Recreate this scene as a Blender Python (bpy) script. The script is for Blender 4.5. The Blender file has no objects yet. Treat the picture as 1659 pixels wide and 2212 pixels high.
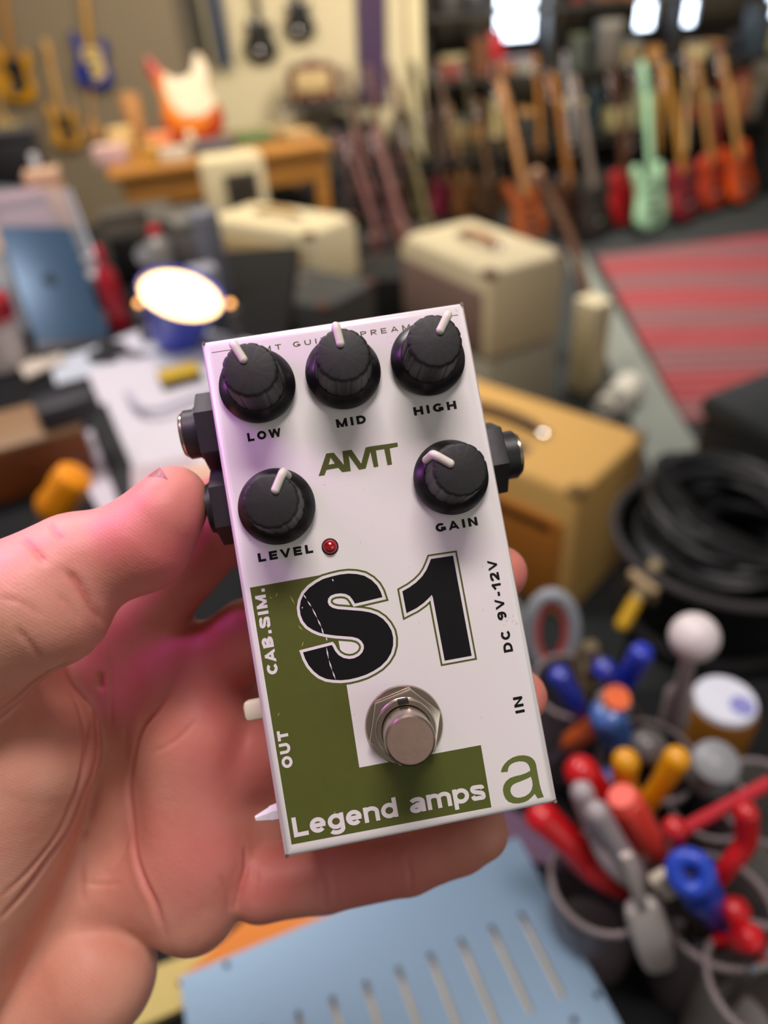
import bpy, bmesh, math, random
import numpy as np
from mathutils import Vector, Matrix, Euler

random.seed(7)
C = bpy.context.scene.collection
SC = bpy.context.scene
PI = math.pi

# ---------------------------------------------------------------- camera
FPX, CX, CY = 1534.0, 829.5, 1106.0
CAM_H = 1.5
TH, PH = math.radians(37.0), math.radians(4.8)
F = Vector((0, math.cos(TH), -math.sin(TH)))
R0 = Vector((1, 0, 0)); U0 = Vector((0, math.sin(TH), math.cos(TH)))
R = R0 * math.cos(PH) - U0 * math.sin(PH)
U = R0 * math.sin(PH) + U0 * math.cos(PH)
CAM = Vector((0, 0, CAM_H))
CAMM = Matrix(((R.x, U.x, -F.x, CAM.x), (R.y, U.y, -F.y, CAM.y), (R.z, U.z, -F.z, CAM.z), (0, 0, 0, 1)))
cd = bpy.data.cameras.new('camera')
cd.sensor_fit = 'HORIZONTAL'; cd.sensor_width = 25.96; cd.lens = FPX / 1659 * 25.96
cd.clip_start = 0.01; cd.clip_end = 60
cd.dof.use_dof = True; cd.dof.focus_distance = 0.152; cd.dof.aperture_fstop = 6.4
cam = bpy.data.objects.new('camera', cd); C.objects.link(cam)
cam.matrix_world = CAMM
SC.camera = cam

# ---------------------------------------------------------------- world, lights, exposure
SC.view_settings.view_transform = 'Standard'
SC.view_settings.look = 'None'
SC.view_settings.gamma = 1.0
SC.view_settings.exposure = 0.0
SC.cycles.use_denoising = True
SC.cycles.sample_clamp_indirect = 6.0
SC.cycles.max_bounces = 8
SC.cycles.caustics_reflective = False
SC.cycles.caustics_refractive = False
w = bpy.data.worlds.new('room_light'); SC.world = w; w.use_nodes = True
bgn = w.node_tree.nodes['Background']
bgn.inputs[0].default_value = (1.0, 0.88, 0.80, 1); bgn.inputs[1].default_value = 0.20

def area(name, loc, target, size, power, color, sy=None):
    ld = bpy.data.lights.new(name, 'AREA'); ld.energy = power; ld.color = color
    ld.size = size
    if sy: ld.shape = 'RECTANGLE'; ld.size_y = sy
    o = bpy.data.objects.new(name, ld); C.objects.link(o); o.location = loc
    o.rotation_euler = (Vector(target) - Vector(loc)).to_track_quat('-Z', 'Y').to_euler()
    return o
# ceiling fittings over the bench and over the shop, 2.8 m up; daylight from the shop front behind; LED strip on the bench; added fill over the papers
area('ceiling_lamp_bench', (0.10, 0.12, 2.75), (0.0, 0.12, 1.3), 0.28, 17.5, (1.0, 0.89, 0.88), 0.6)
area('ceiling_lamp_shop', (-1.3, 3.6, 2.75), (-1.2, 5.6, 0.6), 0.6, 72, (1.0, 0.86, 0.66), 1.4)
area('ceiling_lamp_aisle', (1.3, 3.7, 2.75), (1.4, 5.6, 0.4), 0.6, 130, (1.0, 0.90, 0.78), 1.4)
area('shop_front_daylight', (1.6, -1.6, 2.0), (0, 0.1, 1.3), 1.2, 7, (0.90, 0.98, 0.95), 1.2)
area('led_strip_lamp', tuple(CAMM @ Vector((-0.125, 0.075, -0.122))), tuple(CAMM @ Vector((-0.02, 0.025, -0.158))), 0.02, 0.115, (0.80, 0.16, 1.0), 0.10)
area('fill_light_papers', (-0.75, 1.5, 2.75), (-0.6, 1.6, 0.9), 0.4, 34, (1.0, 0.93, 0.90), 1.0)  # added fill that brightens the papers, no such fitting is seen

# ---------------------------------------------------------------- geometry helpers
def ray(x, y): return F + R * ((x - CX) / FPX) - U * ((y - CY) / FPX)
def at_z(x, y, z):
    r = ray(x, y); return CAM + r * ((z - CAM_H) / r.z)
def at_y(x, y, Y):
    r = ray(x, y); return CAM + r * (Y / r.y)
def at_d(x, y, d): return CAM + ray(x, y) * d

def lin(c):
    c = c / 255.0
    return c / 12.92 if c <= 0.04045 else ((c + 0.055) / 1.055) ** 2.4
def rgb(h):
    h = h.lstrip('#'); return tuple(lin(int(h[i:i + 2], 16)) for i in (0, 2, 4)) + (1.0,)

_mats = {}
def M(h, rough=0.5, metal=0.0, var=0.08, scale=30.0, bump=0.0, spec=0.5, alpha=1.0, trans=0.0, coat=0.0, emit=0.0):
    key = (h, rough, metal, var, scale, bump, spec, alpha, trans, coat, emit)
    if key in _mats: return _mats[key]
    m = bpy.data.materials.new('paint_' + h.lstrip('#')); m.use_nodes = True
    nt = m.node_tree; b = nt.nodes['Principled BSDF']
    tc = nt.nodes.new('ShaderNodeTexCoord')
    n = nt.nodes.new('ShaderNodeTexNoise'); n.inputs['Scale'].default_value = scale; n.inputs['Detail'].default_value = 4
    nt.links.new(tc.outputs['Object'], n.inputs['Vector'])
    mx = nt.nodes.new('ShaderNodeMix'); mx.data_type = 'RGBA'
    c = rgb(h)
    mx.inputs[6].default_value = tuple(x * (1 - var) for x in c[:3]) + (1,)
    mx.inputs[7].default_value = tuple(min(1, x * (1 + var)) for x in c[:3]) + (1,)
    nt.links.new(n.outputs['Fac'], mx.inputs[0]); nt.links.new(mx.outputs[2], b.inputs['Base Color'])
    b.inputs['Roughness'].default_value = rough; b.inputs['Metallic'].default_value = metal
    b.inputs['Specular IOR Level'].default_value = spec
    b.inputs['Alpha'].default_value = alpha; b.inputs['Transmission Weight'].default_value = trans
    b.inputs['Coat Weight'].default_value = coat
    if emit:
        b.inputs['Emission Color'].default_value = c; b.inputs['Emission Strength'].default_value = emit
    if bump:
        bp = nt.nodes.new('ShaderNodeBump'); bp.inputs['Strength'].default_value = bump; bp.inputs['Distance'].default_value = 0.001
        nt.links.new(n.outputs['Fac'], bp.inputs['Height']); nt.links.new(bp.outputs[0], b.inputs['Normal'])
    _mats[key] = m; return m

def smooth_closed(pts, sub=4):
    out = []; n = len(pts)
    for i in range(n):
        p0, p1, p2, p3 = (np.array(pts[(i + k - 1) % n], float) for k in range(4))
        for s in range(sub):
            t = s / sub
            out.append(tuple(0.5 * (2 * p1 + (p2 - p0) * t + (2 * p0 - 5 * p1 + 4 * p2 - p3) * t * t + (3 * p1 - p0 - 3 * p2 + p3) * t ** 3)))
    return out
def smooth_open(pts, sub=6):
    pts = [np.array(p, float) for p in pts]; q = [2 * pts[0] - pts[1]] + pts + [2 * pts[-1] - pts[-2]]; out = []
    for i in range(len(pts) - 1):
        p0, p1, p2, p3 = q[i:i + 4]
        for s in range(sub):
            t = s / sub
            out.append(0.5 * (2 * p1 + (p2 - p0) * t + (2 * p0 - 5 * p1 + 4 * p2 - p3) * t * t + (3 * p1 - p0 - 3 * p2 + p3) * t ** 3))
    out.append(pts[-1]); return [Vector(p) for p in out]

class MB:
    """collects shapes in one bmesh; build() links them as one mesh object"""
    def __init__(s): s.bm = bmesh.new()
    def _merge(s, t, mtx):
        me = bpy.data.meshes.new('t'); t.to_mesh(me); t.free(); me.transform(mtx); s.bm.from_mesh(me); bpy.data.meshes.remove(me); return s
    def box(s, c, d, rot=(0, 0, 0), b=0.0, seg=2):
        t = bmesh.new(); bmesh.ops.create_cube(t, size=1.0)
        for v in t.verts: v.co = Vector((v.co.x * d[0], v.co.y * d[1], v.co.z * d[2]))
        if b: bmesh.ops.bevel(t, geom=list(t.edges), offset=min(b, min(d) * 0.45), segments=seg, profile=0.5, affect='EDGES')
        return s._merge(t, Matrix.Translation(c) @ Euler(rot).to_matrix().to_4x4())
    def cyl(s, p0, p1, r0, r1=None, n=24, caps=True):
        p0, p1 = Vector(p0), Vector(p1); r1 = r0 if r1 is None else r1; L = (p1 - p0).length
        t = bmesh.new(); bmesh.ops.create_cone(t, cap_ends=caps, segments=n, radius1=max(r0, 1e-6), radius2=max(r1, 1e-6), depth=L)
        q = Vector((0, 0, 1)).rotation_difference((p1 - p0).normalized()).to_matrix().to_4x4()
        return s._merge(t, Matrix.Translation((p0 + p1) / 2) @ q)
    def ball(s, c, r, sc=(1, 1, 1), n=16, rot=(0, 0, 0)):
        t = bmesh.new(); bmesh.ops.create_uvsphere(t, u_segments=n * 2, v_segments=n, radius=r)
        return s._merge(t, Matrix.Translation(c) @ Euler(rot).to_matrix().to_4x4() @ Matrix.Diagonal((sc[0], sc[1], sc[2], 1)))
    def lathe(s, prof, n=32, flute=None, origin=(0, 0, 0)):
        """prof: (radius, z) from bottom to top; flute(k, i) scales a ring's radius"""
        t = bmesh.new(); rings = []
        for k, (r, z) in enumerate(prof):
            rings.append([t.verts.new((r * (flute(k, i, n) if flute else 1) * math.cos(2 * PI * i / n), r * (flute(k, i, n) if flute else 1) * math.sin(2 * PI * i / n), z)) for i in range(n)])
        for a, b in zip(rings, rings[1:]):
            for i in range(n): t.faces.new((a[i], a[(i + 1) % n], b[(i + 1) % n], b[i]))
        if prof[0][0] > 1e-5: t.faces.new(list(reversed(rings[0])))
        if prof[-1][0] > 1e-5: t.faces.new(rings[-1])
        return s._merge(t, Matrix.Translation(origin))
    def prism(s, poly, z0, z1, axes='XY', b=0.0, mtx=None):
        """extrudes a 2D polygon; axes XY: thickness along Z, XZ: polygon upright, thickness along Y"""
        t = bmesh.new()
        f = t.faces.new([t.verts.new((x, y, z0)) for x, y in poly]); f.normal_update()
        if f.normal.z > 0: bmesh.ops.reverse_faces(t, faces=[f])
        g = bmesh.ops.extrude_face_region(t, geom=[f])
        for v in [e for e in g['geom'] if isinstance(e, bmesh.types.BMVert)]: v.co.z = z1
        bmesh.ops.recalc_face_normals(t, faces=list(t.faces))
        if b:
            ed = [e for e in t.edges if abs(e.verts[0].co.z - e.verts[1].co.z) < 1e-9]
            bmesh.ops.bevel(t, geom=ed, offset=b, segments=2, profile=0.5, affect='EDGES')
        m = Matrix.Identity(4) if axes == 'XY' else Matrix(((1, 0, 0, 0), (0, 0, -1, 0), (0, 1, 0, 0), (0, 0, 0, 1)))
        return s._merge(t, (mtx or Matrix.Identity(4)) @ m)
    def tube(s, pts, r, n=10, closed=False):
        pts = [Vector(p) for p in pts]; N = len(pts); t = bmesh.new(); rings = []; up = None
        for i, p in enumerate(pts):
            a = pts[(i - 1) % N] if (closed or i > 0) else p; b = pts[(i + 1) % N] if (closed or i < N - 1) else p
            d = (b - a).normalized()
            if up is None: up = d.orthogonal().normalized()
            up = (up - d * up.dot(d)).normalized(); sd = d.cross(up)
            rr = r(i / (N - 1)) if callable(r) else r
            rings.append([t.verts.new(p + (up * math.cos(2 * PI * k / n) + sd * math.sin(2 * PI * k / n)) * rr) for k in range(n)])
        for i in range(N if closed else N - 1):
            a, b = rings[i], rings[(i + 1) % N]
            for k in range(n): t.faces.new((a[k], a[(k + 1) % n], b[(k + 1) % n], b[k]))
        if not closed:
            t.faces.new(list(reversed(rings[0]))); t.faces.new(rings[-1])
        return s._merge(t, Matrix.Identity(4))
    def quadbox(s, a, b, c, d, h):
        """slab with the top corners a b c d (any quad) and a thickness h downwards"""
        t = bmesh.new(); top = [t.verts.new(p) for p in (a, b, c, d)]; bot = [t.verts.new(Vector(p) - Vector((0, 0, h))) for p in (a, b, c, d)]
        t.faces.new(top); t.faces.new(bot[::-1])
        for i in range(4): t.faces.new((top[i], bot[i], bot[(i + 1) % 4], top[(i + 1) % 4]))
        bmesh.ops.recalc_face_normals(t, faces=list(t.faces))
        return s._merge(t, Matrix.Identity(4))
    def build(s, name, mat, parent=None, loc=None, rot=None, smooth=35, scale=None):
        me = bpy.data.meshes.new(name); s.bm.normal_update(); s.bm.to_mesh(me); s.bm.free()
        if smooth:
            for p in me.polygons: p.use_smooth = True
            me.set_sharp_from_angle(angle=math.radians(smooth))
        me.materials.append(mat)
        o = bpy.data.objects.new(name, me); C.objects.link(o)
        if parent: o.parent = parent
        if loc is not None: o.location = loc
        if rot is not None: o.rotation_euler = rot
        if scale is not None: o.scale = scale
        return o

def tag(o, label=None, cat=None, group=None, kind=None):
    if label: o['label'] = label
    if cat: o['category'] = cat
    if group: o['group'] = group
    if kind: o['kind'] = kind
    return o
def thing(name, label, cat, loc=(0, 0, 0), rot=(0, 0, 0), group=None, mtx=None):
    o = bpy.data.objects.new(name, None); C.objects.link(o); o.empty_display_size = 0.02
    if mtx is not None: o.matrix_world = mtx
    else: o.location = loc; o.rotation_euler = rot
    return tag(o, label, cat, group)
def frame(origin, zaxis, xhint):
    z = Vector(zaxis).normalized(); x = Vector(xhint); x = (x - z * x.dot(z)).normalized(); y = z.cross(x)
    return Matrix(((x.x, y.x, z.x, origin[0]), (x.y, y.y, z.y, origin[1]), (x.z, y.z, z.z, origin[2]), (0, 0, 0, 1)))
def copy_tree(o, parent=None):
    c = o.copy(); C.objects.link(c); c.parent = parent
    for ch in list(o.children): copy_tree(ch, c)
    return c
def wood(h, h2, scale=6.0, rough=0.45, axis=(1, 8, 8)):
    m = bpy.data.materials.new('wood_' + h.lstrip('#')); m.use_nodes = True; nt = m.node_tree; b = nt.nodes['Principled BSDF']
    tc = nt.nodes.new('ShaderNodeTexCoord'); mp = nt.nodes.new('ShaderNodeMapping'); mp.inputs['Scale'].default_value = axis
    n = nt.nodes.new('ShaderNodeTexNoise'); n.inputs['Scale'].default_value = scale; n.inputs['Detail'].default_value = 5
    r = nt.nodes.new('ShaderNodeValToRGB'); r.color_ramp.elements[0].color = rgb(h); r.color_ramp.elements[1].color = rgb(h2)
    r.color_ramp.elements[0].position = 0.35; r.color_ramp.elements[1].position = 0.65
    nt.links.new(tc.outputs['Object'], mp.inputs[0]); nt.links.new(mp.outputs[0], n.inputs['Vector']); nt.links.new(n.outputs['Fac'], r.inputs[0])
    nt.links.new(r.outputs[0], b.inputs['Base Color']); b.inputs['Roughness'].default_value = rough
    return m

# ================================================================ THE ROOM
def structure(o): o['kind'] = 'structure'; return o
carpet = M('#2E3233', 0.95, 0, 0.25, 60, 0.4)
plaster = M('#CFC3A0', 0.85, 0, 0.03, 3, 0.05)
taupe = M('#80735E', 0.85, 0, 0.04, 3, 0.05)
m = MB(); m.box((0, 2.5, -0.05), (11, 11, 0.1)); structure(m.build('floor', carpet, smooth=0))
WY = 6.4
m = MB(); m.box((-0.28, WY + 0.06, 1.4), (1.72, 0.12, 2.8)); structure(m.build('wall_back', plaster, smooth=0))
m = MB(); m.box((-3.1, WY - 0.0, 1.4), (3.9, 0.2, 2.8)); structure(m.build('wall_left', taupe, smooth=0))
# right part: a wall with two tall windows behind the shelves
RY = 7.2
m = MB()
wx = [(1.26, 1.62), (2.44, 2.63), (2.80, 2.98), (3.54, 3.78)]
xs = 0.57
for a, b in wx:
    m.box(((xs + a) / 2, RY, 1.4), (a - xs, 0.15, 2.8)); m.box(((a + b) / 2, RY, 0.48), (b - a, 0.15, 0.96)); m.box(((a + b) / 2, RY, 2.55), (b - a, 0.15, 0.5)); xs = b
m.box(((xs + 5.4) / 2, RY, 1.4), (5.4 - xs, 0.15, 2.8)); m.box((0.57, (WY + RY) / 2, 1.4), (0.08, RY - WY, 2.8))
structure(m.build('wall_right', M('#4A4438', 0.9, 0, 0.1, 5), smooth=0))
for i, (a, b) in enumerate(wx):
    m = MB(); m.box(((a + b) / 2, RY + 0.02, 1.63), (b - a, 0.02, 1.34)); wo = structure(m.build('window_%d' % (i + 1), M('#DCEBFF', 0.3, 0, 0.3, 5, 0, emit=7.0), smooth=0))
    m = MB()
    for q in (0.0, 1.0): m.box((a + (b - a) * q, RY - 0.04, 1.63), (0.035, 0.06, 1.34))
    m.box(((a + b) / 2, RY - 0.04, 1.42), (b - a, 0.05, 0.03)); m.box(((a + b) / 2, RY - 0.04, 0.97), (b - a + .06, 0.12, 0.04))
    m.build('window_frame', M('#3C3A36', 0.6), wo, smooth=0)
m = MB(); m.box((0.53, WY - 0.03, 1.4), (0.11, 0.09, 2.8), b=0.01); structure(m.build('trim_1', M('#D8CCA2', 0.7), smooth=0))
m = MB(); m.box((-1.14, WY - 0.12, 1.4), (0.05, 0.05, 2.8)); structure(m.build('trim_2', M('#5A5148', 0.7), smooth=0))
# red kilim
rug = bpy.data.materials.new('kilim'); rug.use_nodes = True; nt = rug.node_tree; b = nt.nodes['Principled BSDF']
tc = nt.nodes.new('ShaderNodeTexCoord')
def rugwave(scale, dist, prof, rot, ax):
    mp = nt.nodes.new('ShaderNodeMapping'); mp.inputs['Rotation'].default_value = (0, 0, rot); nt.links.new(tc.outputs['Object'], mp.inputs[0])
    wv = nt.nodes.new('ShaderNodeTexWave'); wv.bands_direction = ax; wv.wave_profile = prof; wv.inputs['Scale'].default_value = scale; wv.inputs['Distortion'].default_value = dist; wv.inputs['Detail'].default_value = 1.5
    nt.links.new(mp.outputs[0], wv.inputs['Vector']); return wv
w1 = rugwave(0.62, 2.2, 'SIN', 0.10, 'Y'); w2 = rugwave(3.6, 2.0, 'TRI', 0.10, 'Y'); w3 = rugwave(2.3, 3.0, 'SIN', 0.1, 'X')
r1_ = nt.nodes.new('ShaderNodeValToRGB'); e = r1_.color_ramp.elements; e[0].color = rgb('#6E4247'); e[0].position = 0.42; e[1].color = rgb('#8E1822'); e[1].position = 0.62
nt.links.new(w1.outputs['Fac'], r1_.inputs[0])
mt_ = nt.nodes.new('ShaderNodeMath'); mt_.operation = 'MULTIPLY'; nt.links.new(w2.outputs['Fac'], mt_.inputs[0]); mt_.inputs[1].default_value = 0.55; nt.nodes.remove(w3)
mx = nt.nodes.new('ShaderNodeMix'); mx.data_type = 'RGBA'; nt.links.new(mt_.outputs[0], mx.inputs[0]); nt.links.new(r1_.outputs[0], mx.inputs[6]); mx.inputs[7].default_value = rgb('#A07276')
nt.links.new(mx.outputs[2], b.inputs['Base Color']); b.inputs['Roughness'].default_value = 0.95
m = MB(); m.quadbox((1.22, 2.40, 0.014), (3.6, 2.5, 0.014), (3.6, 4.70, 0.014), (1.46, 4.45, 0.014), 0.012)
tag(m.build('rug', rug, smooth=0), 'worn red and pink striped kilim rug on the dark carpet', 'rug')
m = MB(); m.quadbox((0.95, 1.9, 0.008), (1.17, 1.9, 0.008), (1.40, 4.5, 0.008), (1.30, 4.6, 0.008), 0.006)
structure(m.build('trim_3', M('#7F8680', 0.7), smooth=0))

# ================================================================ THE PEDAL (millimetres in its own frame, z out of the face)
mm = 0.001
r1 = Vector((0.9828, 0.1693, -0.0697)).normalized(); n_ = Vector((0.0571, 0.0784, 0.9952)).normalized()
r2 = n_.cross(r1).normalized(); r1 = r2.cross(n_)
tp = Vector((-1.402, -12.639, -155.342)) * mm
PEDM = CAMM @ Matrix(((r1.x, r2.x, n_.x, tp.x), (r1.y, r2.y, n_.y, tp.y), (r1.z, r2.z, n_.z, tp.z), (0, 0, 0, 1)))
ped = thing('effects_pedal', 'small white guitar effects pedal with five black knobs, held up in the hand', 'effects pedal', mtx=PEDM)
WHITE = M('#E6E1DF', 0.28, 0, 0.02, 60, 0.02, coat=0.3)
GREEN = M('#525823', 0.45, 0, 0.08, 300, spec=0.3)
BLACKINK = M('#0B0A0B', 0.5, 0, 0.2, 200, spec=0.25)
WHITEINK = M('#E2DBDC', 0.4, 0, 0.02, 100)
BLKPL = M('#181617', 0.55, 0, 0.25, 300, 0.1)
BLKGL = M('#100F11', 0.32, 0, 0.3, 400, 0.03)
STEEL = M('#B5A798', 0.24, 1.0, 0.08, 200)
STEELB = M('#B89C8E', 0.46, 1.0, 0.08, 400, 0.1)
PW, PHH, PT = 60.0, 113.2, 31.0
def S3(p): return [(x * mm, y * mm) for x, y in p]

def enclosure():
    t = bmesh.new(); bmesh.ops.create_cube(t, size=1.0)
    for v in t.verts: v.co = Vector((v.co.x * PW * mm, v.co.y * PHH * mm, (v.co.z * PT - PT / 2) * mm))
    eds = [e for e in t.edges if all(v.co.z > -0.001 for v in e.verts)]
    bmesh.ops.bevel(t, geom=eds, offset=2.2 * mm, segments=5, profile=0.5, affect='EDGES')
    m = MB(); m._merge(t, Matrix.Identity(4)); return m
enc = enclosure().build('enclosure', WHITE, ped, smooth=40)
for sx in (-1, 1):      # the folded sheet leaves a small open seam at each corner
    for sy in (-1, 1):
        m = MB(); m.cyl((sx * 29.2 * mm, sy * 55.9 * mm, -6 * mm), (sx * 29.35 * mm, sy * 56.05 * mm, -0.35 * mm), 0.5 * mm, 0.4 * mm, 12)
        m.build('corner_seam', STEEL, enc)

def flat(name, poly, holes, z, mat, parent, label=None):
    """a printed shape on the face, holes bridged by the curve filler"""
    cu = bpy.data.curves.new(name, 'CURVE'); cu.dimensions = '2D'; cu.fill_mode = 'BOTH'; cu.extrude = 0.006 * mm
    for pl in [poly] + holes:
        sp = cu.splines.new('POLY'); sp.points.add(len(pl) - 1); sp.use_cyclic_u = True
        for q, (x, y) in zip(sp.points, pl): q.co = (x * mm, y * mm, 0, 1)
    tmp = bpy.data.objects.new('t', cu); C.objects.link(tmp)
    me = bpy.data.meshes.new_from_object(tmp.evaluated_get(bpy.context.evaluated_depsgraph_get()))
    bpy.data.objects.remove(tmp); bpy.data.curves.remove(cu)
    me.name = name; me.materials.clear(); me.materials.append(mat)
    o = bpy.data.objects.new(name, me); C.objects.link(o); o.parent = parent; o.location = (0, 0, z * mm)
    if label: o['label'] = label
    return o
def ribbon(name, poly, off, z, mat, parent):
    """an even border running round the outside of a closed outline"""
    P = [np.array(p, float) for p in poly]; n = len(P)
    area2 = sum(P[i][0] * P[(i + 1) % n][1] - P[(i + 1) % n][0] * P[i][1] for i in range(n)); sg = 1 if area2 > 0 else -1
    t = bmesh.new(); A, B = [], []
    for i in range(n):
        e0 = P[i] - P[i - 1]; e1 = P[(i + 1) % n] - P[i]; e0 /= np.linalg.norm(e0); e1 /= np.linalg.norm(e1)
        n0 = np.array((e0[1], -e0[0])) * sg; n1 = np.array((e1[1], -e1[0])) * sg; mtr = n0 + n1; mtr /= max(0.35, (mtr @ n0))
        q = P[i] + mtr * off
        A.append(t.verts.new((P[i][0] * mm, P[i][1] * mm, 0))); B.append(t.verts.new((q[0] * mm, q[1] * mm, 0)))
    for i in range(n):
        f = t.faces.new((A[i], A[(i + 1) % n], B[(i + 1) % n], B[i]))
    for f in t.faces:
        f.normal_update()
        if f.normal.z < 0: f.normal_flip()
    m = MB(); m._merge(t, Matrix.Identity(4)); return m.build(name, mat, parent, loc=(0, 0, z * mm), smooth=0)
def arc(cx, cy, rx, ry, a0, a1, n=14): return [(cx + rx * math.cos(math.radians(a0 + (a1 - a0) * k / n)), cy + ry * math.sin(math.radians(a0 + (a1 - a0) * k / n))) for k in range(n + 1)]
def spline(pts): return [tuple(q)[:2] for q in smooth_open([(x, y, 0) for x, y in pts], 5)]
def glyph(c, t):
    """(width, strokes) of a letter one unit tall, drawn with strokes t thick; a stroke is (points, closed)"""
    i = t / 2; X = 0.78
    def o(w, h, y0=0.0): return [(arc(w / 2, y0 + h / 2, w / 2 - i, h / 2 - i, 0, 360, 28)[:-1], True)]
    def bar(*p): return [(list(p), False)]
    if c == ' ': return .42, []
    if c == 'L': w = .74; return w, bar((i, 1), (i, 0)) + bar((0, i), (w, i))
    if c == 'O': return 1.02, o(1.02, 1)
    if c == 'W': w = 1.36; return w, bar((i * .9, 1.1), (.29 * w, -.1)) + bar((.25 * w, -.1), (.52 * w, 1.1)) + bar((.48 * w, 1.1), (.75 * w, -.1)) + bar((.71 * w, -.1), (w - i * .9, 1.1))
    if c == 'M': w = 1.12; return w, bar((i, 0), (i, 1)) + bar((w - i, 0), (w - i, 1)) + bar((i * .8, 1.1), (.53 * w, -.06)) + bar((.47 * w, -.06), (w - i * .8, 1.1))
    if c == 'I': return t, bar((i, 0), (i, 1))
    if c == 'D': w = .94; return w, bar((i, 0), (i, 1)) + [([(i, i)] + arc(w * .45, .5, w * .55 - i, .5 - i, -90, 90) + [(i, 1 - i)], False)]
    if c == 'H': w = .92; return w, bar((i, 0), (i, 1)) + bar((w - i, 0), (w - i, 1)) + bar((i, .5), (w - i, .5))
    if c == 'G': w = 1.02; return w, [(arc(w / 2, .5, w / 2 - i, .5 - i, 42, 325, 22), False)] + bar((w * .52, .40), (w - i * .2, .40)) + bar((w - i, .46), (w - i, .10))
    if c == 'A': w = 1.06; return w, bar((i * .85, -.1), (w / 2 + .03, 1.08)) + bar((w - i * .85, -.1), (w / 2 - .03, 1.08)) + bar((.24 * w, .29), (.76 * w, .29))
    if c == 'N': w = .92; return w, bar((i, 0), (i, 1)) + bar((w - i, 0), (w - i, 1)) + bar((i * .9, 1.06), (w - i * .9, -.06))
    if c == 'E': w = .80; return w, bar((i, 0), (i, 1)) + bar((0, i), (w, i)) + bar((0, 1 - i), (w, 1 - i)) + bar((0, .5), (w * .94, .5))
    if c == 'V': w = 1.02; return w, bar((i * .85, 1.1), (w / 2 + .02, -.1)) + bar((w - i * .85, 1.1), (w / 2 - .02, -.1))
    if c == 'C': w = .98; return w, [(arc(w / 2, .5, w / 2 - i, .5 - i, 40, 320, 22), False)]
    if c == 'B': w = .90; return w, bar((i, 0), (i, 1)) + [([(i, .51)] + arc(w * .5, .765, w * .44 - i, .255 - i * .55, -90, 90, 8) + [(i, 1 - i)], False), ([(i, i)] + arc(w * .5, .285, w * .5 - i, .285 - i, -90, 90, 8) + [(i, .51)], False)]
    if c in 'Ss':
        k = 1 if c == 'S' else X; w = .90 if c == 'S' else .72
        ii = i / k
        return w, [([(x * w, y * k) for x, y in spline([(1 - i / w * .9, .69), (.80, .83), (.5, 1 - ii), (.21, .86), (i / w, .715), (.26, .585), (.5, .51), (.78, .42), (1 - i / w, .285), (.80, .13), (.5, ii), (.2, .15), (i / w * .8, .33)])], False)]
    if c == 'U': w = .92; return w, [([(i, 1)] + arc(w / 2, .42, w / 2 - i, .42 - i, 180, 360) + [(w - i, 1)], False)]
    if c == 'T': w = .88; return w, bar((w / 2, 0), (w / 2, 1)) + bar((0, 1 - i), (w, 1 - i))
    if c in 'PR': w = .86; return w, bar((i, 0), (i, 1)) + [([(i, .42)] + arc(w * .52, .71, w * .48 - i, .29 - i, -90, 90, 8) + [(i, 1 - i)], False)] + (bar((w * .40, .46), (w - i * .7, -.06)) if c == 'R' else [])
    if c == '1': w = .56; return w, bar((w - i, 0), (w - i, 1)) + bar((0, .62), (w - i * .7, .94))
    if c == '2': w = .82; return w, [(spline([(i * .9, .66), (.16, .82), (.41, 1 - i), (.66, .86), (w - i, .70), (.62, .50), (.34, .30), (.12, i)]), False)] + bar((.02, i), (w, i))
    if c == '9': w = .84; return w, o(w, .62, .38) + [(arc(w / 2, .5, w / 2 - i, .5 - i, 10, -130, 12), False)]
    if c == '-': return .42, bar((0, .40), (.42, .40))
    if c == '.': return t * 1.15, bar((t * .575, 0), (t * .575, t * 1.15))
    if c == 'e': w = .80; return w, [(arc(w / 2, X / 2, w / 2 - i, X / 2 - i, 0, 318, 22), False)] + bar((i, X / 2 - .01), (w - i * .2, X / 2 - .01))
    if c == 'g': w = .82; return w, o(w, X) + [([(w - i, X), (w - i, .02)] + arc(w / 2, .0, w / 2 - i, .17, 0, -160, 10), False)]
    if c == 'd': w = .82; return w, o(w, X) + bar((w - i, 0), (w - i, 1))
    if c == 'p': w = .82; return w, o(w, X) + bar((i, -.26), (i, X))
    if c == 'n': w = .78; return w, bar((i, 0), (i, X)) + [(arc(w / 2, X - .30, w / 2 - i, .30 - i, 180, 0, 12) + [(w - i, 0)], False)]
    if c == 'm': w = 1.24; return w, bar((i, 0), (i, X)) + [(arc(w * .25 + i / 2, X - .28, w * .25 - i / 2, .28 - i, 180, 0, 10) + [(w / 2, 0)], False), (arc(w * .75 - i / 2, X - .28, w * .25 - i / 2, .28 - i, 180, 0, 10) + [(w - i, 0)], False)]
    if c == 'a': w = .80; return w, [(arc(w / 2, X - .25, w / 2 - i, .25 - i, 160, 0, 12) + [(w - i, 0)], False), (arc(w * .42, .225, w * .42 - i, .225 - i * .9, 0, 360, 20)[:-1], True)] + bar((w * .4, .39), (w - i, .43))
    return .5, []
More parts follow.
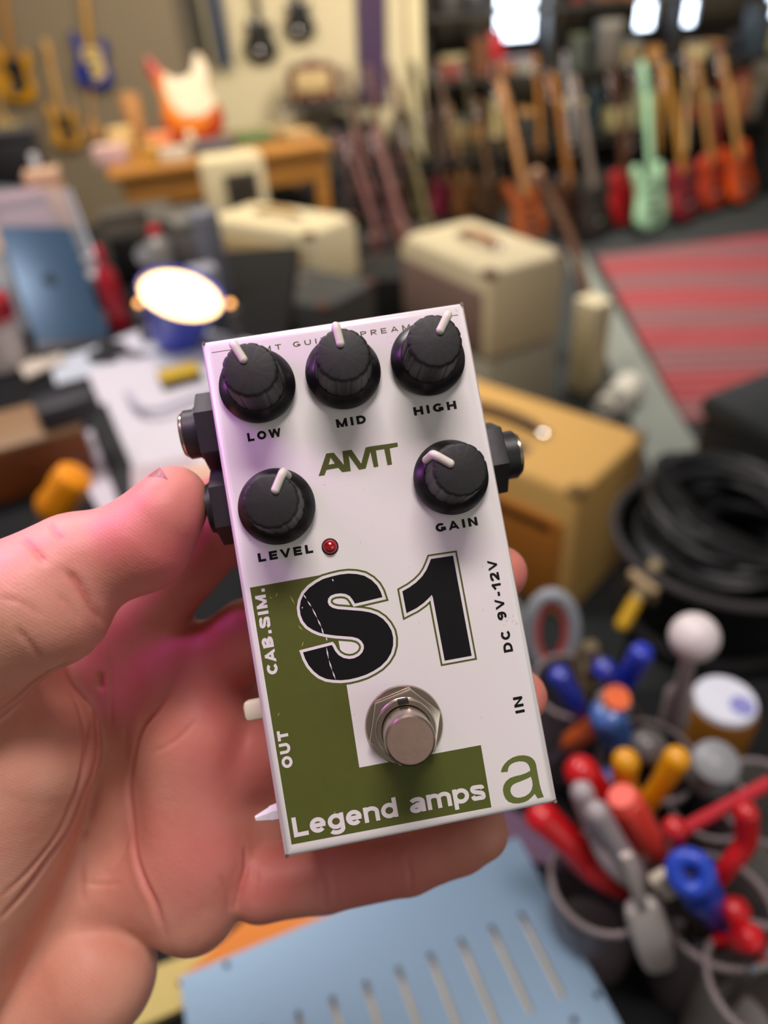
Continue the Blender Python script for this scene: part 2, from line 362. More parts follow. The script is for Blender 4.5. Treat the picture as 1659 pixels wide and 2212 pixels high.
def lettering(text, x0, y0, x1, cap, z, mat, parent, fat=0.22, space=0.3, raised=0.012, name='printed_lettering'):
    """prints text between x0 and x1 on a baseline with capitals cap tall"""
    gl, xs, x, prev = [], [], 0.0, ''
    for c in text:
        w_, st = glyph(c, fat); x -= {'CA': .2, 'OW': .06, 'AB': .06, 'GA': .08, '9V': .04, '2V': .04, 'VE': .06, 'EV': .06, '12': .0}.get(prev + c, 0); gl.append(st); xs.append(x); x += w_ + space; prev = c
    sx = (x1 - x0) / (x - space); t = bmesh.new(); lift = 0.0
    for gx, st in zip(xs, gl):
        for pts, closed in st:
            P = [np.array(p, float) for p in pts]; n = len(P); A, B = [], []; lift = (lift + 0.004) % 0.016
            for k in range(n):
                d0 = P[k] - P[k - 1] if (closed or k) else P[1] - P[0]; d1 = P[(k + 1) % n] - P[k] if (closed or k < n - 1) else d0
                d0 = d0 / (np.linalg.norm(d0) + 1e-9); d1 = d1 / (np.linalg.norm(d1) + 1e-9)
                n0, n1 = np.array((-d0[1], d0[0])), np.array((-d1[1], d1[0])); mt = n0 + n1; mt = mt / max(.6, mt @ n0) * fat / 2
                for L_, s in ((A, 1), (B, -1)):
                    q = P[k] + mt * s; yy = q[1]
                    if n == 2: yy = min(max(yy, -.27), 1.0) if text[0].isupper() and gx == gx and P[0][1] < -.2 else min(max(yy, 0.0), 1.0)
                    L_.append(t.verts.new(((gx + q[0]) * sx * mm, yy * cap * mm, (raised + lift) * mm)))
            for k in range(n if closed else n - 1):
                j = (k + 1) % n; t.faces.new((A[k], B[k], B[j], A[j]))
    bmesh.ops.recalc_face_normals(t, faces=list(t.faces))
    for f in t.faces:
        f.normal_update()
        if f.normal.z < 0: f.normal_flip()
    m = MB(); m._merge(t, Matrix.Identity(4)); o = m.build(name, mat, parent, loc=(x0 * mm, y0 * mm, z * mm), smooth=0)
    return o
G_S = [(0.02,-6.05),(-0.16,-4.83),(-0.69,-3.35),(-1.69,-1.94),(-3.05,-0.78),(-4.64,-0.11),(-6.42,0.31),(-8.25,0.42),(-10.12,0.32),(-11.99,0.12),(-13.62,-0.44),(-15.27,-1.21),(-16.67,-2.33),(-17.58,-3.7),(-18.06,-5.13),(-18.12,-6.64),(-17.81,-8.06),(-17.09,-9.33),(-15.97,-10.36),(-14.72,-11.17),(-13.44,-11.73),(-11.55,-12.35),(-9.35,-12.93),(-7.88,-13.32),(-6.74,-13.86),(-6.1,-14.59),(-5.8,-15.4),(-5.86,-16.15),(-6.34,-16.97),(-7.2,-17.57),(-8.33,-17.89),(-9.39,-17.84),(-10.54,-17.41),(-11.48,-16.63),(-12.08,-15.61),(-12.43,-14.49),(-12.59,-14.23),(-18.93,-14.66),(-18.69,-16.06),(-18.18,-17.58),(-17.34,-19.01),(-16.32,-20.18),(-14.95,-21.11),(-13.51,-21.6),(-11.89,-21.97),(-10.09,-22.13),(-8.24,-22.05),(-6.37,-21.8),(-4.6,-21.29),(-2.95,-20.62),(-1.39,-19.54),(-0.24,-18.24),(0.48,-16.7),(0.78,-15.08),(0.7,-13.55),(0.17,-12.08),(-0.68,-10.7),(-1.88,-9.57),(-3.29,-8.78),(-5.04,-8.16),(-6.96,-7.66),(-8.87,-7.16),(-10.05,-6.85),(-11.05,-6.39),(-11.71,-5.74),(-11.89,-4.95),(-11.62,-4.23),(-11.0,-3.73),(-9.97,-3.53),(-8.76,-3.63),(-7.74,-3.96),(-6.98,-4.53),(-6.5,-5.38),(-6.13,-6.36)]
G_1 = [(11.97,0.28),(16.93,0.16),(17.0,-22.01),(10.97,-21.98),(10.86,-7.92),(10.7,-7.48),(9.91,-8.08),(8.67,-8.88),(6.89,-9.71),(4.58,-10.4),(4.51,-5.56),(6.19,-4.98),(7.83,-4.19),(9.39,-3.11),(10.56,-1.89),(11.39,-0.67)]
G_LOGO = [(-9.24,22.47),(-6.75,27.16),(-5.07,27.1),(-3.33,24.01),(-3.16,27.11),(-1.08,27.07),(0.49,23.68),(2.05,27.04),(2.95,27.12),(9.23,26.99),(9.19,26.04),(7.31,25.95),(7.2,22.31),(6.16,22.29),(6.06,26.0),(4.21,26.0),(4.14,22.38),(3.09,22.33),(2.93,25.89),(1.28,22.38),(-0.22,22.36),(-1.9,25.85),(-2.07,22.38),(-3.99,22.47),(-4.65,23.57),(-7.3,23.52),(-7.94,22.43)]
G_LOGOH = [(-5.95,26.06),(-5.25,24.65),(-6.62,24.63)]
G_a = [(18.68,-47.6),(19.08,-46.77),(19.76,-46.04),(20.66,-45.45),(21.73,-45.03),(22.96,-44.86),(24.23,-45.0),(25.26,-45.37),(25.96,-45.89),(26.42,-46.65),(26.58,-47.45),(26.56,-48.6),(26.55,-50.32),(26.56,-51.85),(26.63,-52.82),(26.77,-53.71),(26.95,-54.5),(25.56,-54.55),(25.32,-54.0),(25.07,-53.47),(24.37,-54.0),(23.48,-54.49),(22.45,-54.72),(21.25,-54.73),(20.1,-54.52),(19.2,-54.04),(18.65,-53.27),(18.41,-52.36),(18.41,-51.41),(18.7,-50.51),(19.39,-49.7),(20.38,-49.17),(21.5,-49.01),(22.8,-48.97),(24.03,-48.82),(25.06,-48.5),(25.09,-47.93),(24.92,-47.22),(24.53,-46.62),(23.9,-46.28),(23.03,-46.09),(22.13,-46.11),(21.3,-46.29),(20.75,-46.61),(20.4,-47.12),(20.15,-47.79)]
G_ah = [(24.95,-49.77),(24.01,-50.02),(22.77,-50.25),(21.54,-50.45),(20.7,-50.71),(20.21,-51.19),(20.0,-51.82),(20.07,-52.5),(20.46,-53.1),(21.08,-53.5),(21.95,-53.63),(22.96,-53.54),(23.93,-53.15),(24.59,-52.52),(24.98,-51.64),(25.08,-50.7)]
G_L = [(-27.87,1.02),(-11.17,1.04),(-10.88,-23.28),(-11.16,-40.83),(15.46,-41.13),(15.3,-54.41),(-27.9,-53.73)]
L_ = flat('printed_block', G_L, [], 0.010, GREEN, enc, 'olive green L-shaped printed block')
ribbon('printed_outline', G_S, 1.05, 0.030, GREEN, enc); ribbon('printed_border', G_S, 0.62, 0.045, WHITEINK, enc)
flat('printed_letter', G_S, [], 0.060, BLACKINK, enc, 'big black printed letter S')
ribbon('printed_outline', G_1, 1.02, 0.030, GREEN, enc); ribbon('printed_border', G_1, 0.62, 0.045, WHITEINK, enc)
flat('printed_number', G_1, [], 0.060, BLACKINK, enc, 'big black printed figure 1')
flat('printed_logo', G_LOGO, [G_LOGOH], 0.012, GREEN, enc, 'olive green printed logo lettering')
flat('printed_letter', G_a, [G_ah], 0.012, M('#5E6A2C', 0.4, 0, 0.08, 300), enc, 'olive green printed small letter a')
def up_text(text, xb, y0, y1, cap, mat, fat, space):
    o = lettering(text, 0, 0, y1 - y0, cap, 0, mat, enc, fat, space)
    o.location = (xb * mm, y0 * mm, 0.035 * mm); o.rotation_euler = (0, 0, PI / 2); return o
lettering('LOW', -23.15, 32.55, -15.76, 1.92, 0.012, BLACKINK, enc, 0.275, 0.34)
lettering('MID', -3.43, 32.4, 3.2, 1.92, 0.012, BLACKINK, enc, 0.275, 0.34)
lettering('HIGH', 14.05, 32.3, 23.78, 1.92, 0.012, BLACKINK, enc, 0.275, 0.34)
lettering('GAIN', 14.21, 5.8, 23.66, 1.92, 0.012, BLACKINK, enc, 0.275, 0.34)
lettering('LEVEL', -25.12, 6.1, -13.13, 1.92, 0.012, BLACKINK, enc, 0.275, 0.34)
lettering('AMT GUITAR PREAMP', -19.3, 51.9, 19.0, 1.2, 0.012, GREEN, enc, 0.17, 0.62)
lettering('Legend amps', -27.1, -52.4, 14.5, 4.1, 0.035, WHITEINK, enc, 0.215, 0.10, raised=0.05)
up_text('CAB.SIM.', -24.8, -18.1, 0.4, 2.3, WHITEINK, 0.27, 0.22)
up_text('OUT', -24.9, -38.0, -30.1, 2.3, WHITEINK, 0.27, 0.22)
up_text('DC 9V-12V', 26.22, -22.7, -2.3, 2.05, BLACKINK, 0.25, 0.28)
up_text('IN', 26.28, -36.0, -32.5, 2.05, BLACKINK, 0.25, 0.28)
for x0, x1 in ((-27.9, -19.9), (19.6, 28.0)):
    m = MB(); m.box(((x0 + x1) / 2 * mm, 53.5 * mm, 0.008 * mm), ((x1 - x0) * mm, 0.16 * mm, 0.012 * mm)); m.build('printed_line', GREEN, enc, smooth=0)
# scratches through the ink of the big letter and chips in the paint
sc_ = MB()
for a, b in (((-16.8, -2.4), (-16.3, -3.5)), ((-16.2, -3.9), (-15.5, -5.4)), ((-15.45, -5.6), (-14.7, -8.0)), ((-14.7, -8.1), (-14.15, -10.0)), ((-14.15, -10.0), (-13.9, -11.9)),
             ((-13.8, -14.4), (-13.75, -17.1)), ((-13.75, -17.2), (-13.4, -19.6)), ((-13.4, -19.6), (-13.0, -21.6)), ((-10.1, -0.2), (-9.9, -0.8)), ((-17.6, -5.4), (-17.4, -5.0)), ((-13.5, -12.3), (-13.4, -13.2))):
    a, b = Vector(a + (0,)) * mm, Vector(b + (0,)) * mm; d = (b - a); nn = Vector((-d.y, d.x, 0)).normalized() * 0.15 * mm; mid = (a + b) / 2
    t = bmesh.new(); t.faces.new([t.verts.new(p) for p in (a, mid - nn, b, mid + nn)]); sc_._merge(t, Matrix.Identity(4))
sc_.build('scratch_mark', WHITEINK, enc, loc=(0, 0, 0.08 * mm), smooth=0)
ch = MB()
for x, y, l, a in ((-22.5, -1.5, 1.1, 1.2), (-23.8, -1.9, 0.7, 2.4), (-19.3, -3.2, 2.4, 1.9), (-18.6, -9.4, 1.6, 2.2), (-18.7, -12.9, 1.2, 1.1), (-19.6, -14.4, 1.8, 1.25), (-25.7, -10.0, 0.5, .4), (-26.2, -26.6, 0.8, 0.9), (-16.4, -49.6, 0.7, 0.3), (-17.9, -49.0, 0.5, .8)):
    d = Vector((math.cos(a), math.sin(a), 0)) * l / 2 * mm; c0 = Vector((x * mm, y * mm, 0)); nn = Vector((-d.y, d.x, 0)).normalized() * 0.09 * mm
    t = bmesh.new(); t.faces.new([t.verts.new(p) for p in (c0 - d, c0 - nn, c0 + d, c0 + nn)]); ch._merge(t, Matrix.Identity(4))
ch.build('paint_chip', M('#B9AE5A', 0.5), enc, loc=(0, 0, 0.03 * mm), smooth=0)
sf = MB()
random.seed(11)
for k in range(60):
    x, y = random.uniform(-28, 28), random.uniform(-55, 55); l = random.uniform(0.2, 0.9); a = random.uniform(0, PI)
    if x > 24 and k % 2: l *= 2
    d = Vector((math.cos(a), math.sin(a), 0)) * l / 2 * mm; nn = Vector((-d.y, d.x, 0)).normalized() * 0.035 * mm; c0 = Vector((x * mm, y * mm, 0))
    t = bmesh.new(); t.faces.new([t.verts.new(p) for p in (c0 - d, c0 - nn, c0 + d, c0 + nn)]); sf._merge(t, Matrix.Identity(4))
for k in range(9):
    x, y = 27.2 + random.uniform(-2.2, 1.0), -16.0 + (k - 4) * 0.25; d = Vector((0.5, 0.25, 0)) * random.uniform(.3, .7) * mm; nn = Vector((-d.y, d.x, 0)).normalized() * 0.05 * mm; c0 = Vector((x * mm, y * mm, 0))
    t = bmesh.new(); t.faces.new([t.verts.new(p) for p in (c0 - d, c0 - nn, c0 + d, c0 + nn)]); sf._merge(t, Matrix.Identity(4))
sf.build('scuff_mark', M('#7A6E6A', 0.6), enc, loc=(0, 0, 0.006 * mm), smooth=0)

def knob(x, y, ang, label):
    k = bpy.data.objects.new('control_knob', None); C.objects.link(k); k.parent = ped; k.location = (x * mm, y * mm, 0); k.rotation_euler = (0, 0, math.radians(ang)); k['label'] = label
    m = MB(); m.lathe([(7.7 * mm, 0.25 * mm), (8.25 * mm, 0.5 * mm), (8.35 * mm, 1.6 * mm), (8.1 * mm, 2.1 * mm), (6.7 * mm, 3.6 * mm), (6.3 * mm, 3.9 * mm), (0.0, 3.9 * mm)], 64); m.build('skirt', BLKGL, k, smooth=30)
    def fl(q, i, n): return (1 - (0.035 if 1 <= q <= 3 else 0.025 if q == 4 else 0) * max(0, math.cos(2 * PI * i / n * 14)) ** 3)
    m = MB(); m.lathe([(6.25 * mm, 3.5 * mm), (6.1 * mm, 4.2 * mm), (5.75 * mm, 12.6 * mm), (5.65 * mm, 13.5 * mm), (5.35 * mm, 14.05 * mm), (4.9 * mm, 14.2 * mm), (0.0, 14.2 * mm)], 168, fl); m.build('grip', BLKPL, k, smooth=50)
    pts = smooth_open([(2.4 * mm, 0, 14.2 * mm), (4.2 * mm, 0, 14.25 * mm), (5.75 * mm, 0, 14.2 * mm), (6.35 * mm, 0, 13.4 * mm), (6.5 * mm, 0, 10.5 * mm), (6.75 * mm, 0, 5.0 * mm)], 6)
    m = MB(); m.tube(pts, 0.88 * mm, 14); m.ball((2.4 * mm, 0, 14.2 * mm), 0.88 * mm); m.build('pointer', M('#DCD5C8', 0.45, 0, 0.06, 200), k, smooth=60)
knob(-19.05, 44.25, 113, 'black knob lettered low'); knob(0, 44.25, 94, 'black knob lettered mid'); knob(19.1, 44.2, 54, 'black knob lettered high')
knob(-19.2, 17.3, 58, 'black knob lettered level'); knob(19.4, 17.2, 141, 'black knob lettered gain')
led = MB(); led.lathe([(1.55 * mm, 0.0), (1.55 * mm, 0.35 * mm), (1.35 * mm, 0.9 * mm), (0.8 * mm, 1.35 * mm), (0.0, 1.5 * mm)], 28)
ledo = led.build('indicator_lamp', M('#9A0A16', 0.12, 0, 0.15, 900, coat=0.6), ped, loc=(-9.36 * mm, 6.76 * mm, 0), smooth=60)
m = MB(); m.lathe([(1.55 * mm, 0.0), (1.85 * mm, 0.0), (1.85 * mm, 0.12 * mm), (1.55 * mm, 0.12 * mm)], 28); m.build('bezel', M('#3A0C14', 0.4), ledo)
fs = bpy.data.objects.new('footswitch', None); C.objects.link(fs); fs.parent = ped; fs.location = (-0.13 * mm, -33.72 * mm, 0); fs['label'] = 'nickel stomp switch'
m = MB(); m.lathe([(6.0 * mm, 0.05 * mm), (8.35 * mm, 0.05 * mm), (8.45 * mm, 0.3 * mm), (8.2 * mm, 0.75 * mm), (6.0 * mm, 0.8 * mm)], 64); m.build('washer', STEEL, fs, smooth=40)
hexp = [(8.15 * math.cos(math.radians(12 + 60 * i)), 8.15 * math.sin(math.radians(12 + 60 * i))) for i in range(6)]
t = MB(); t.prism(S3(hexp), 0.7 * mm, 3.1 * mm, b=0.45 * mm); t.build('hex_nut', STEEL, fs, smooth=30)
def keyway(q, i, n): return 1.0
m = MB(); m.lathe([(6.35 * mm, 2.6 * mm), (6.35 * mm, 3.4 * mm), (6.1 * mm, 3.55 * mm), (6.35 * mm, 3.8 * mm), (6.1 * mm, 4.05 * mm), (6.35 * mm, 4.3 * mm), (6.35 * mm, 5.3 * mm), (6.1 * mm, 5.7 * mm), (5.25 * mm, 5.75 * mm), (5.1 * mm, 4.5 * mm)], 64); m.build('bushing', STEEL, fs, smooth=40)
m = MB(); m.box((0.35 * mm, 5.85 * mm, 4.9 * mm), (2.3 * mm, 1.06 * mm, 1.8 * mm), b=0.05 * mm); m.build('keyway', M('#120E0C', 0.6), fs)
m = MB(); m.lathe([(5.05 * mm, 3.0 * mm), (5.05 * mm, 13.6 * mm), (4.95 * mm, 14.1 * mm), (4.6 * mm, 14.4 * mm)], 64); m.build('plunger', STEEL, fs, smooth=30)
m = MB(); m.lathe([(4.62 * mm, 14.3 * mm), (4.55 * mm, 14.45 * mm), (0.0, 14.5 * mm)], 64); m.build('plunger_face', STEELB, fs, smooth=30)

def jack(side, y, lab, ring=True):
    j = bpy.data.objects.new('jack_socket', None); C.objects.link(j); j.parent = ped; j.location = (side * 30 * mm, y * mm, -15.5 * mm); j.rotation_euler = (0, side * PI / 2, 0); j['label'] = lab
    hx = [(9.3 * math.cos(math.radians(60 * i + 18)), 9.3 * math.sin(math.radians(60 * i + 18))) for i in range(6)]
    m = MB(); m.prism(S3(hx), -0.2 * mm, 5.2 * mm, b=0.4 * mm); m.build('hex_nut', M('#242324', 0.5, 0, 0.2, 400, 0.06), j, smooth=30)
    m = MB(); m.lathe([(6.3 * mm, 4.8 * mm), (6.3 * mm, 6.0 * mm), (5.9 * mm, 6.1 * mm), (5.9 * mm, 8.6 * mm), (5.6 * mm, 8.9 * mm), (4.2 * mm, 8.9 * mm), (3.2 * mm, 7.0 * mm), (0, 7.0 * mm)], 40); m.build('barrel', M('#1B1A1C', 0.45, 0, 0.2, 300), j, smooth=40)
    m = MB(); m.lathe([(5.3 * mm, 8.7 * mm), (5.3 * mm, 9.4 * mm), (4.9 * mm, 9.8 * mm), (3.6 * mm, 9.8 * mm), (3.2 * mm, 9.2 * mm), (3.2 * mm, 7.2 * mm)], 40); m.build('ferrule', STEEL, j, smooth=40)
jack(-1, 39.6, 'upper left black jack socket'); jack(1, 21.9, 'right black jack socket')
j = bpy.data.objects.new('jack_socket', None); C.objects.link(j); j.parent = ped; j.location = (-30 * mm, 21.2 * mm, -15.5 * mm); j.rotation_euler = (0, -PI / 2, 0); j['label'] = 'lower left black jack socket under the thumb tip'
hx = [(9.3 * math.cos(math.radians(60 * i + 24)), 9.3 * math.sin(math.radians(60 * i + 24))) for i in range(6)]
m = MB(); m.prism(S3(hx), -0.2 * mm, 4.6 * mm, b=0.4 * mm); m.build('hex_nut', M('#242324', 0.5, 0, 0.2, 400, 0.06), j, smooth=30)
m = MB(); m.lathe([(6.3 * mm, 4.2 * mm), (6.3 * mm, 5.4 * mm), (5.9 * mm, 5.5 * mm), (5.9 * mm, 6.2 * mm), (4.2 * mm, 6.3 * mm), (3.2 * mm, 5.0 * mm), (0, 5.0 * mm)], 40); m.build('barrel', M('#1B1A1C', 0.45, 0, 0.2, 300), j, smooth=40)
m = MB(); m.box((-32.9 * mm, -27.6 * mm, -17.5 * mm), (6.4 * mm, 4.6 * mm, 4.4 * mm), b=1.2 * mm); m.build('switch_cap', M('#E6E4C4', 0.45), ped)['label'] = 'cream plastic switch cap'
m = MB(); m.cyl((-29.8 * mm, -51.6 * mm, -17.0 * mm), (-33.8 * mm, -51.9 * mm, -17.0 * mm), 2.3 * mm, 1.8 * mm, 6); m.cyl((-33.6 * mm, -51.9 * mm, -17.0 * mm), (-37.4 * mm, -52.3 * mm, -17.0 * mm), 1.7 * mm, 0.6 * mm, 6); m.build('toggle_lever', M('#F0F2F4', 0.4), ped)['label'] = 'white pointed toggle lever'

# ================================================================ THE HAND (one continuous skin, modelled in millimetres before the lens)
HG = 0.62     # grid step of the skin surface
def hp(u, v, d): return np.array(((u - CX) * d / FPX, (CY - v) * d / FPX, -d))
HB0, HB1 = np.array((-178.0, -212.0, -236.0)), np.array((48.0, 34.0, -136.0))
HN = np.ceil((HB1 - HB0) / HG).astype(int) + 1
HAX = [(HB0[i] + np.arange(HN[i]) * HG).astype(np.float32) for i in range(3)]
def smin(a, b, k):
    if k <= 0: return np.minimum(a, b)
    h = np.maximum(k - np.abs(a - b), 0) / k
    return np.minimum(a, b) - h * h * k * 0.25
def blob(V, a, b, ra, rb, k, sq=None):
    """blends a tapered limb segment a-b into the field V"""
    a, b = np.asarray(a, float), np.asarray(b, float); mr = max(ra, rb) + k + 7
    lo, hi = np.minimum(a, b) - mr, np.maximum(a, b) + mr
    i0 = np.clip(((lo - HB0) / HG).astype(int), 0, HN); i1 = np.clip(((hi - HB0) / HG).astype(int) + 2, 0, HN)
    if np.any(i1 <= i0): return
    X = HAX[0][i0[0]:i1[0], None, None]; Y = HAX[1][None, i0[1]:i1[1], None]; Z = HAX[2][None, None, i0[2]:i1[2]]
    ba = b - a; L2 = max(ba @ ba, 1e-6)
    t = np.clip(((X - a[0]) * ba[0] + (Y - a[1]) * ba[1] + (Z - a[2]) * ba[2]) / L2, 0, 1)
    zs = sq or 1.0
    d = np.sqrt((X - a[0] - t * ba[0]) ** 2 + (Y - a[1] - t * ba[1]) ** 2 + ((Z - a[2] - t * ba[2]) * zs) ** 2) - (ra + t * (rb - ra))
    s = V[i0[0]:i1[0], i0[1]:i1[1], i0[2]:i1[2]]
    s[...] = smin(s, d.astype(np.float32), k)
def chain(V, pts, k):
    for p, q in zip(pts, pts[1:]): blob(V, hp(*p[:3]), hp(*q[:3]), p[3], q[3], k)

VP = np.full(tuple(HN), 60.0, np.float32)      # palm, fingers, wrist
VT = np.full(tuple(HN), 60.0, np.float32)      # thumb
for a, b, ra, rb, k in (
    ((-200, 1760, 206), (285, 1340, 207), 15, 12, 9), ((-220, 1850, 209), (390, 1490, 209), 15, 12, 9), ((-220, 1950, 209), (430, 1670, 206), 15, 12.5, 9), ((-200, 2060, 207), (435, 1850, 199), 16, 12.5, 9),
    ((285, 1340, 207), (430, 1670, 208), 12, 12, 9), ((390, 1490, 209), (435, 1850, 201), 12, 12, 9),
    ((480, 1500, 212), (570, 1700, 211), 10.5, 10.5, 8), ((570, 1690, 211), (570, 1810, 209), 10.5, 10, 8),
    ((400, 1440, 203), (425, 1600, 198), 11, 12, 8), ((425, 1600, 199), (420, 1830, 196), 12, 12.8, 8),
    ((405, 1930, 198), (415, 1948, 198), 13.5, 13.5, 8), ((200, 2105, 194), (-100, 2380, 196), 17, 24, 2.5), ((-150, 2020, 184), (50, 1630, 182), 26, 19, 3.5), ((-150, 1800, 186), (10, 1480, 184), 21, 14, 5),
    ((100, 1800, 208), (150, 1900, 208), 20, 20, 9), ((-330, 2150, 205), (-700, 2500, 205), 30, 34, 14), ((-150, 2000, 203), (-330, 2150, 205), 28, 30, 12)):
    blob(VP, hp(*a), hp(*b), ra, rb, k)
chain(VP, [(285, 1335, 205, 12.5), (465, 1130, 194, 11.5), (720, 1000, 199, 9.2), (900, 990, 199, 8.0), (950, 985, 196, 7.2)], 4)
chain(VP, [(400, 1470, 207, 12), (540, 1378, 202, 10.5), (800, 1310, 199, 9.6), (1000, 1262, 196, 8.4), (1080, 1238, 186, 7.2)], 4)
chain(VP, [(440, 1660, 205, 12), (620, 1625, 201, 10.5), (850, 1575, 199, 9.5), (1040, 1525, 196, 8.2), (1123, 1505, 187, 7.2)], 4)
chain(VP, [(440, 1860, 203, 11), (565, 1908, 199, 9.9), (700, 1893, 198, 9.3), (880, 1860, 196, 8.6), (990, 1820, 194, 8.1), (1036, 1796, 192, 7.8)], 1.6)
chain(VT, [(-190, 1530, 172, 17.5), (-60, 1395, 163, 15.5), (60, 1300, 160, 14.2), (165, 1225, 164, 11.6), (298, 1180, 166, 10.0), (376, 1078, 167, 7.9)], 5)
blob(VT, hp(50, 1335, 162), hp(128, 1330, 160), 14, 10.8, 4)
blob(VT, hp(318, 1165, 164), hp(352, 1120, 164), 10.3, 8.6, 4)

V = smin(VP, VT, 1.0)
for ax in range(3):
    for e_ in (0, -1):
        sl_ = [slice(None)] * 3; sl_[ax] = e_; V[tuple(sl_)] = np.maximum(V[tuple(sl_)], 1.0)
del VP, VT
def surface_nets(V, org, h):
    ins = V < 0; nx, ny, nz = V.shape
    cnt = np.zeros((nx - 1, ny - 1, nz - 1), np.uint8); acc = np.zeros((nx - 1, ny - 1, nz - 1, 3), np.float32)
    sl = lambda o, n: slice(o, n - 1 + o)
    corners = [(i, j, k) for i in (0, 1) for j in (0, 1) for k in (0, 1)]
    for a in corners:
        for ax in range(3):
            if a[ax]: continue
            b = list(a); b[ax] = 1
            va = V[sl(a[0], nx), sl(a[1], ny), sl(a[2], nz)]; vb = V[sl(b[0], nx), sl(b[1], ny), sl(b[2], nz)]
            m = (va < 0) != (vb < 0); t = va[m] / (va[m] - vb[m]); p = np.tile(np.array(a, np.float32), (t.size, 1)); p[:, ax] += t
            acc[m] += p; cnt[m] += 1
    act = cnt > 0; idx = np.full(cnt.shape, -1, np.int64); ii = np.argwhere(act); idx[act] = np.arange(len(ii))
    verts = org + (ii + acc[act] / cnt[act][:, None]) * h
    quads = []
    for ax in range(3):
        s0 = [slice(1, n - 1) for n in V.shape]; s1 = list(s0); s0[ax] = slice(0, V.shape[ax] - 1); s1[ax] = slice(1, V.shape[ax])
        A, B = ins[tuple(s0)], ins[tuple(s1)]; e = np.argwhere(A != B); o1, o2 = [(1, 2), (2, 0), (0, 1)][ax]
        base = e.copy(); base[:, o1] += 1; base[:, o2] += 1
        def cell(d1, d2):
            q = base.copy(); q[:, o1] += d1; q[:, o2] += d2; return idx[q[:, 0], q[:, 1], q[:, 2]]
        Q = np.stack([cell(-1, -1), cell(0, -1), cell(0, 0), cell(-1, 0)], 1)
        fl = ~A[tuple(e.T)]; Q[fl] = Q[fl][:, ::-1]; quads.append(Q)
    return verts, np.concatenate(quads)
HV, HQ = surface_nets(V, HB0, HG)
del V
lb = np.arange(len(HV)); ed_ = np.concatenate([HQ[:, [0, 1]], HQ[:, [1, 2]], HQ[:, [2, 3]], HQ[:, [3, 0]]])
for _ in range(400):       # keep the one connected skin
    mn = np.minimum(lb[ed_[:, 0]], lb[ed_[:, 1]]); l2 = lb.copy(); np.minimum.at(l2, ed_[:, 0], mn); np.minimum.at(l2, ed_[:, 1], mn); l2 = l2[l2]
    if (l2 == lb).all(): break
    lb = l2
kp = lb == np.bincount(lb).argmax(); rm = np.cumsum(kp) - 1; HQ = rm[HQ[kp[HQ[:, 0]]]]; HV = HV[kp]
E_ = np.concatenate([HQ[:, [0, 1]], HQ[:, [1, 2]], HQ[:, [2, 3]], HQ[:, [3, 0]]])
def lap(P, n, f):
    dg = np.bincount(E_.ravel(), minlength=len(P))[:, None]
    for _ in range(n):
        s = np.zeros_like(P)
        for c in range(3): s[:, c] = np.bincount(E_[:, 0], P[E_[:, 1], c], len(P)) + np.bincount(E_[:, 1], P[E_[:, 0], c], len(P))
        P = P + f * (s / dg - P)
    return P
HV = lap(HV, 8, 0.5)
def normals(P):
    fn = np.cross(P[HQ[:, 2]] - P[HQ[:, 0]], P[HQ[:, 3]] - P[HQ[:, 1]]); N = np.zeros_like(P)
    for c in range(3):
        for q in range(4): N[:, c] += np.bincount(HQ[:, q], fn[:, c], len(P))
    return N / (np.linalg.norm(N, axis=1)[:, None] + 1e-9)
def on_skin(u, v):
    """nearest skin point to the lens along a line of sight"""
    pu = CX + FPX * HV[:, 0] / -HV[:, 2]; pv = CY - FPX * HV[:, 1] / -HV[:, 2]
    d2 = (pu - u) ** 2 + (pv - v) ** 2; m = d2 < 15 ** 2
    if not m.any(): return HV[d2.argmin()]
    near = -HV[m][:, 2].max(); k = np.where(m)[0]; k = k[-HV[k, 2] < near + 3.0]; return HV[k[d2[k].argmin()]]
def crease(path, depth, wid, lift=0.13):
    global HV
    P = [on_skin(*p) for p in path]; P = np.array([list(q) for q in smooth_open(P, 5)])
    best = np.full(len(HV), 1e9); lo, hi = P.min(0) - 6, P.max(0) + 6; cand = np.where(np.all((HV > lo) & (HV < hi), axis=1))[0]
    X = HV[cand]; bd = np.full(len(cand), 1e9); tt = np.zeros(len(cand)); n = len(P) - 1
    for i in range(n):
        a, b = P[i], P[i + 1]; ba = b - a; t = np.clip(((X - a) @ ba) / (ba @ ba + 1e-9), 0, 1); d = np.linalg.norm(X - a - t[:, None] * ba, axis=1)
        w_ = d < bd; bd[w_] = d[w_]; tt[w_] = (i + t[w_]) / n
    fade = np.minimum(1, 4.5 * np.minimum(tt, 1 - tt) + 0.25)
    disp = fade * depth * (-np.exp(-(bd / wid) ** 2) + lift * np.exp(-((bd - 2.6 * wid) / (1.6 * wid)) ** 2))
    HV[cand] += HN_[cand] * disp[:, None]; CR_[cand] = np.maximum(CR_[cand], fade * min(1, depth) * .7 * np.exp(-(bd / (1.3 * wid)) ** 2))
HN_ = normals(HV); CR_ = np.zeros(len(HV))
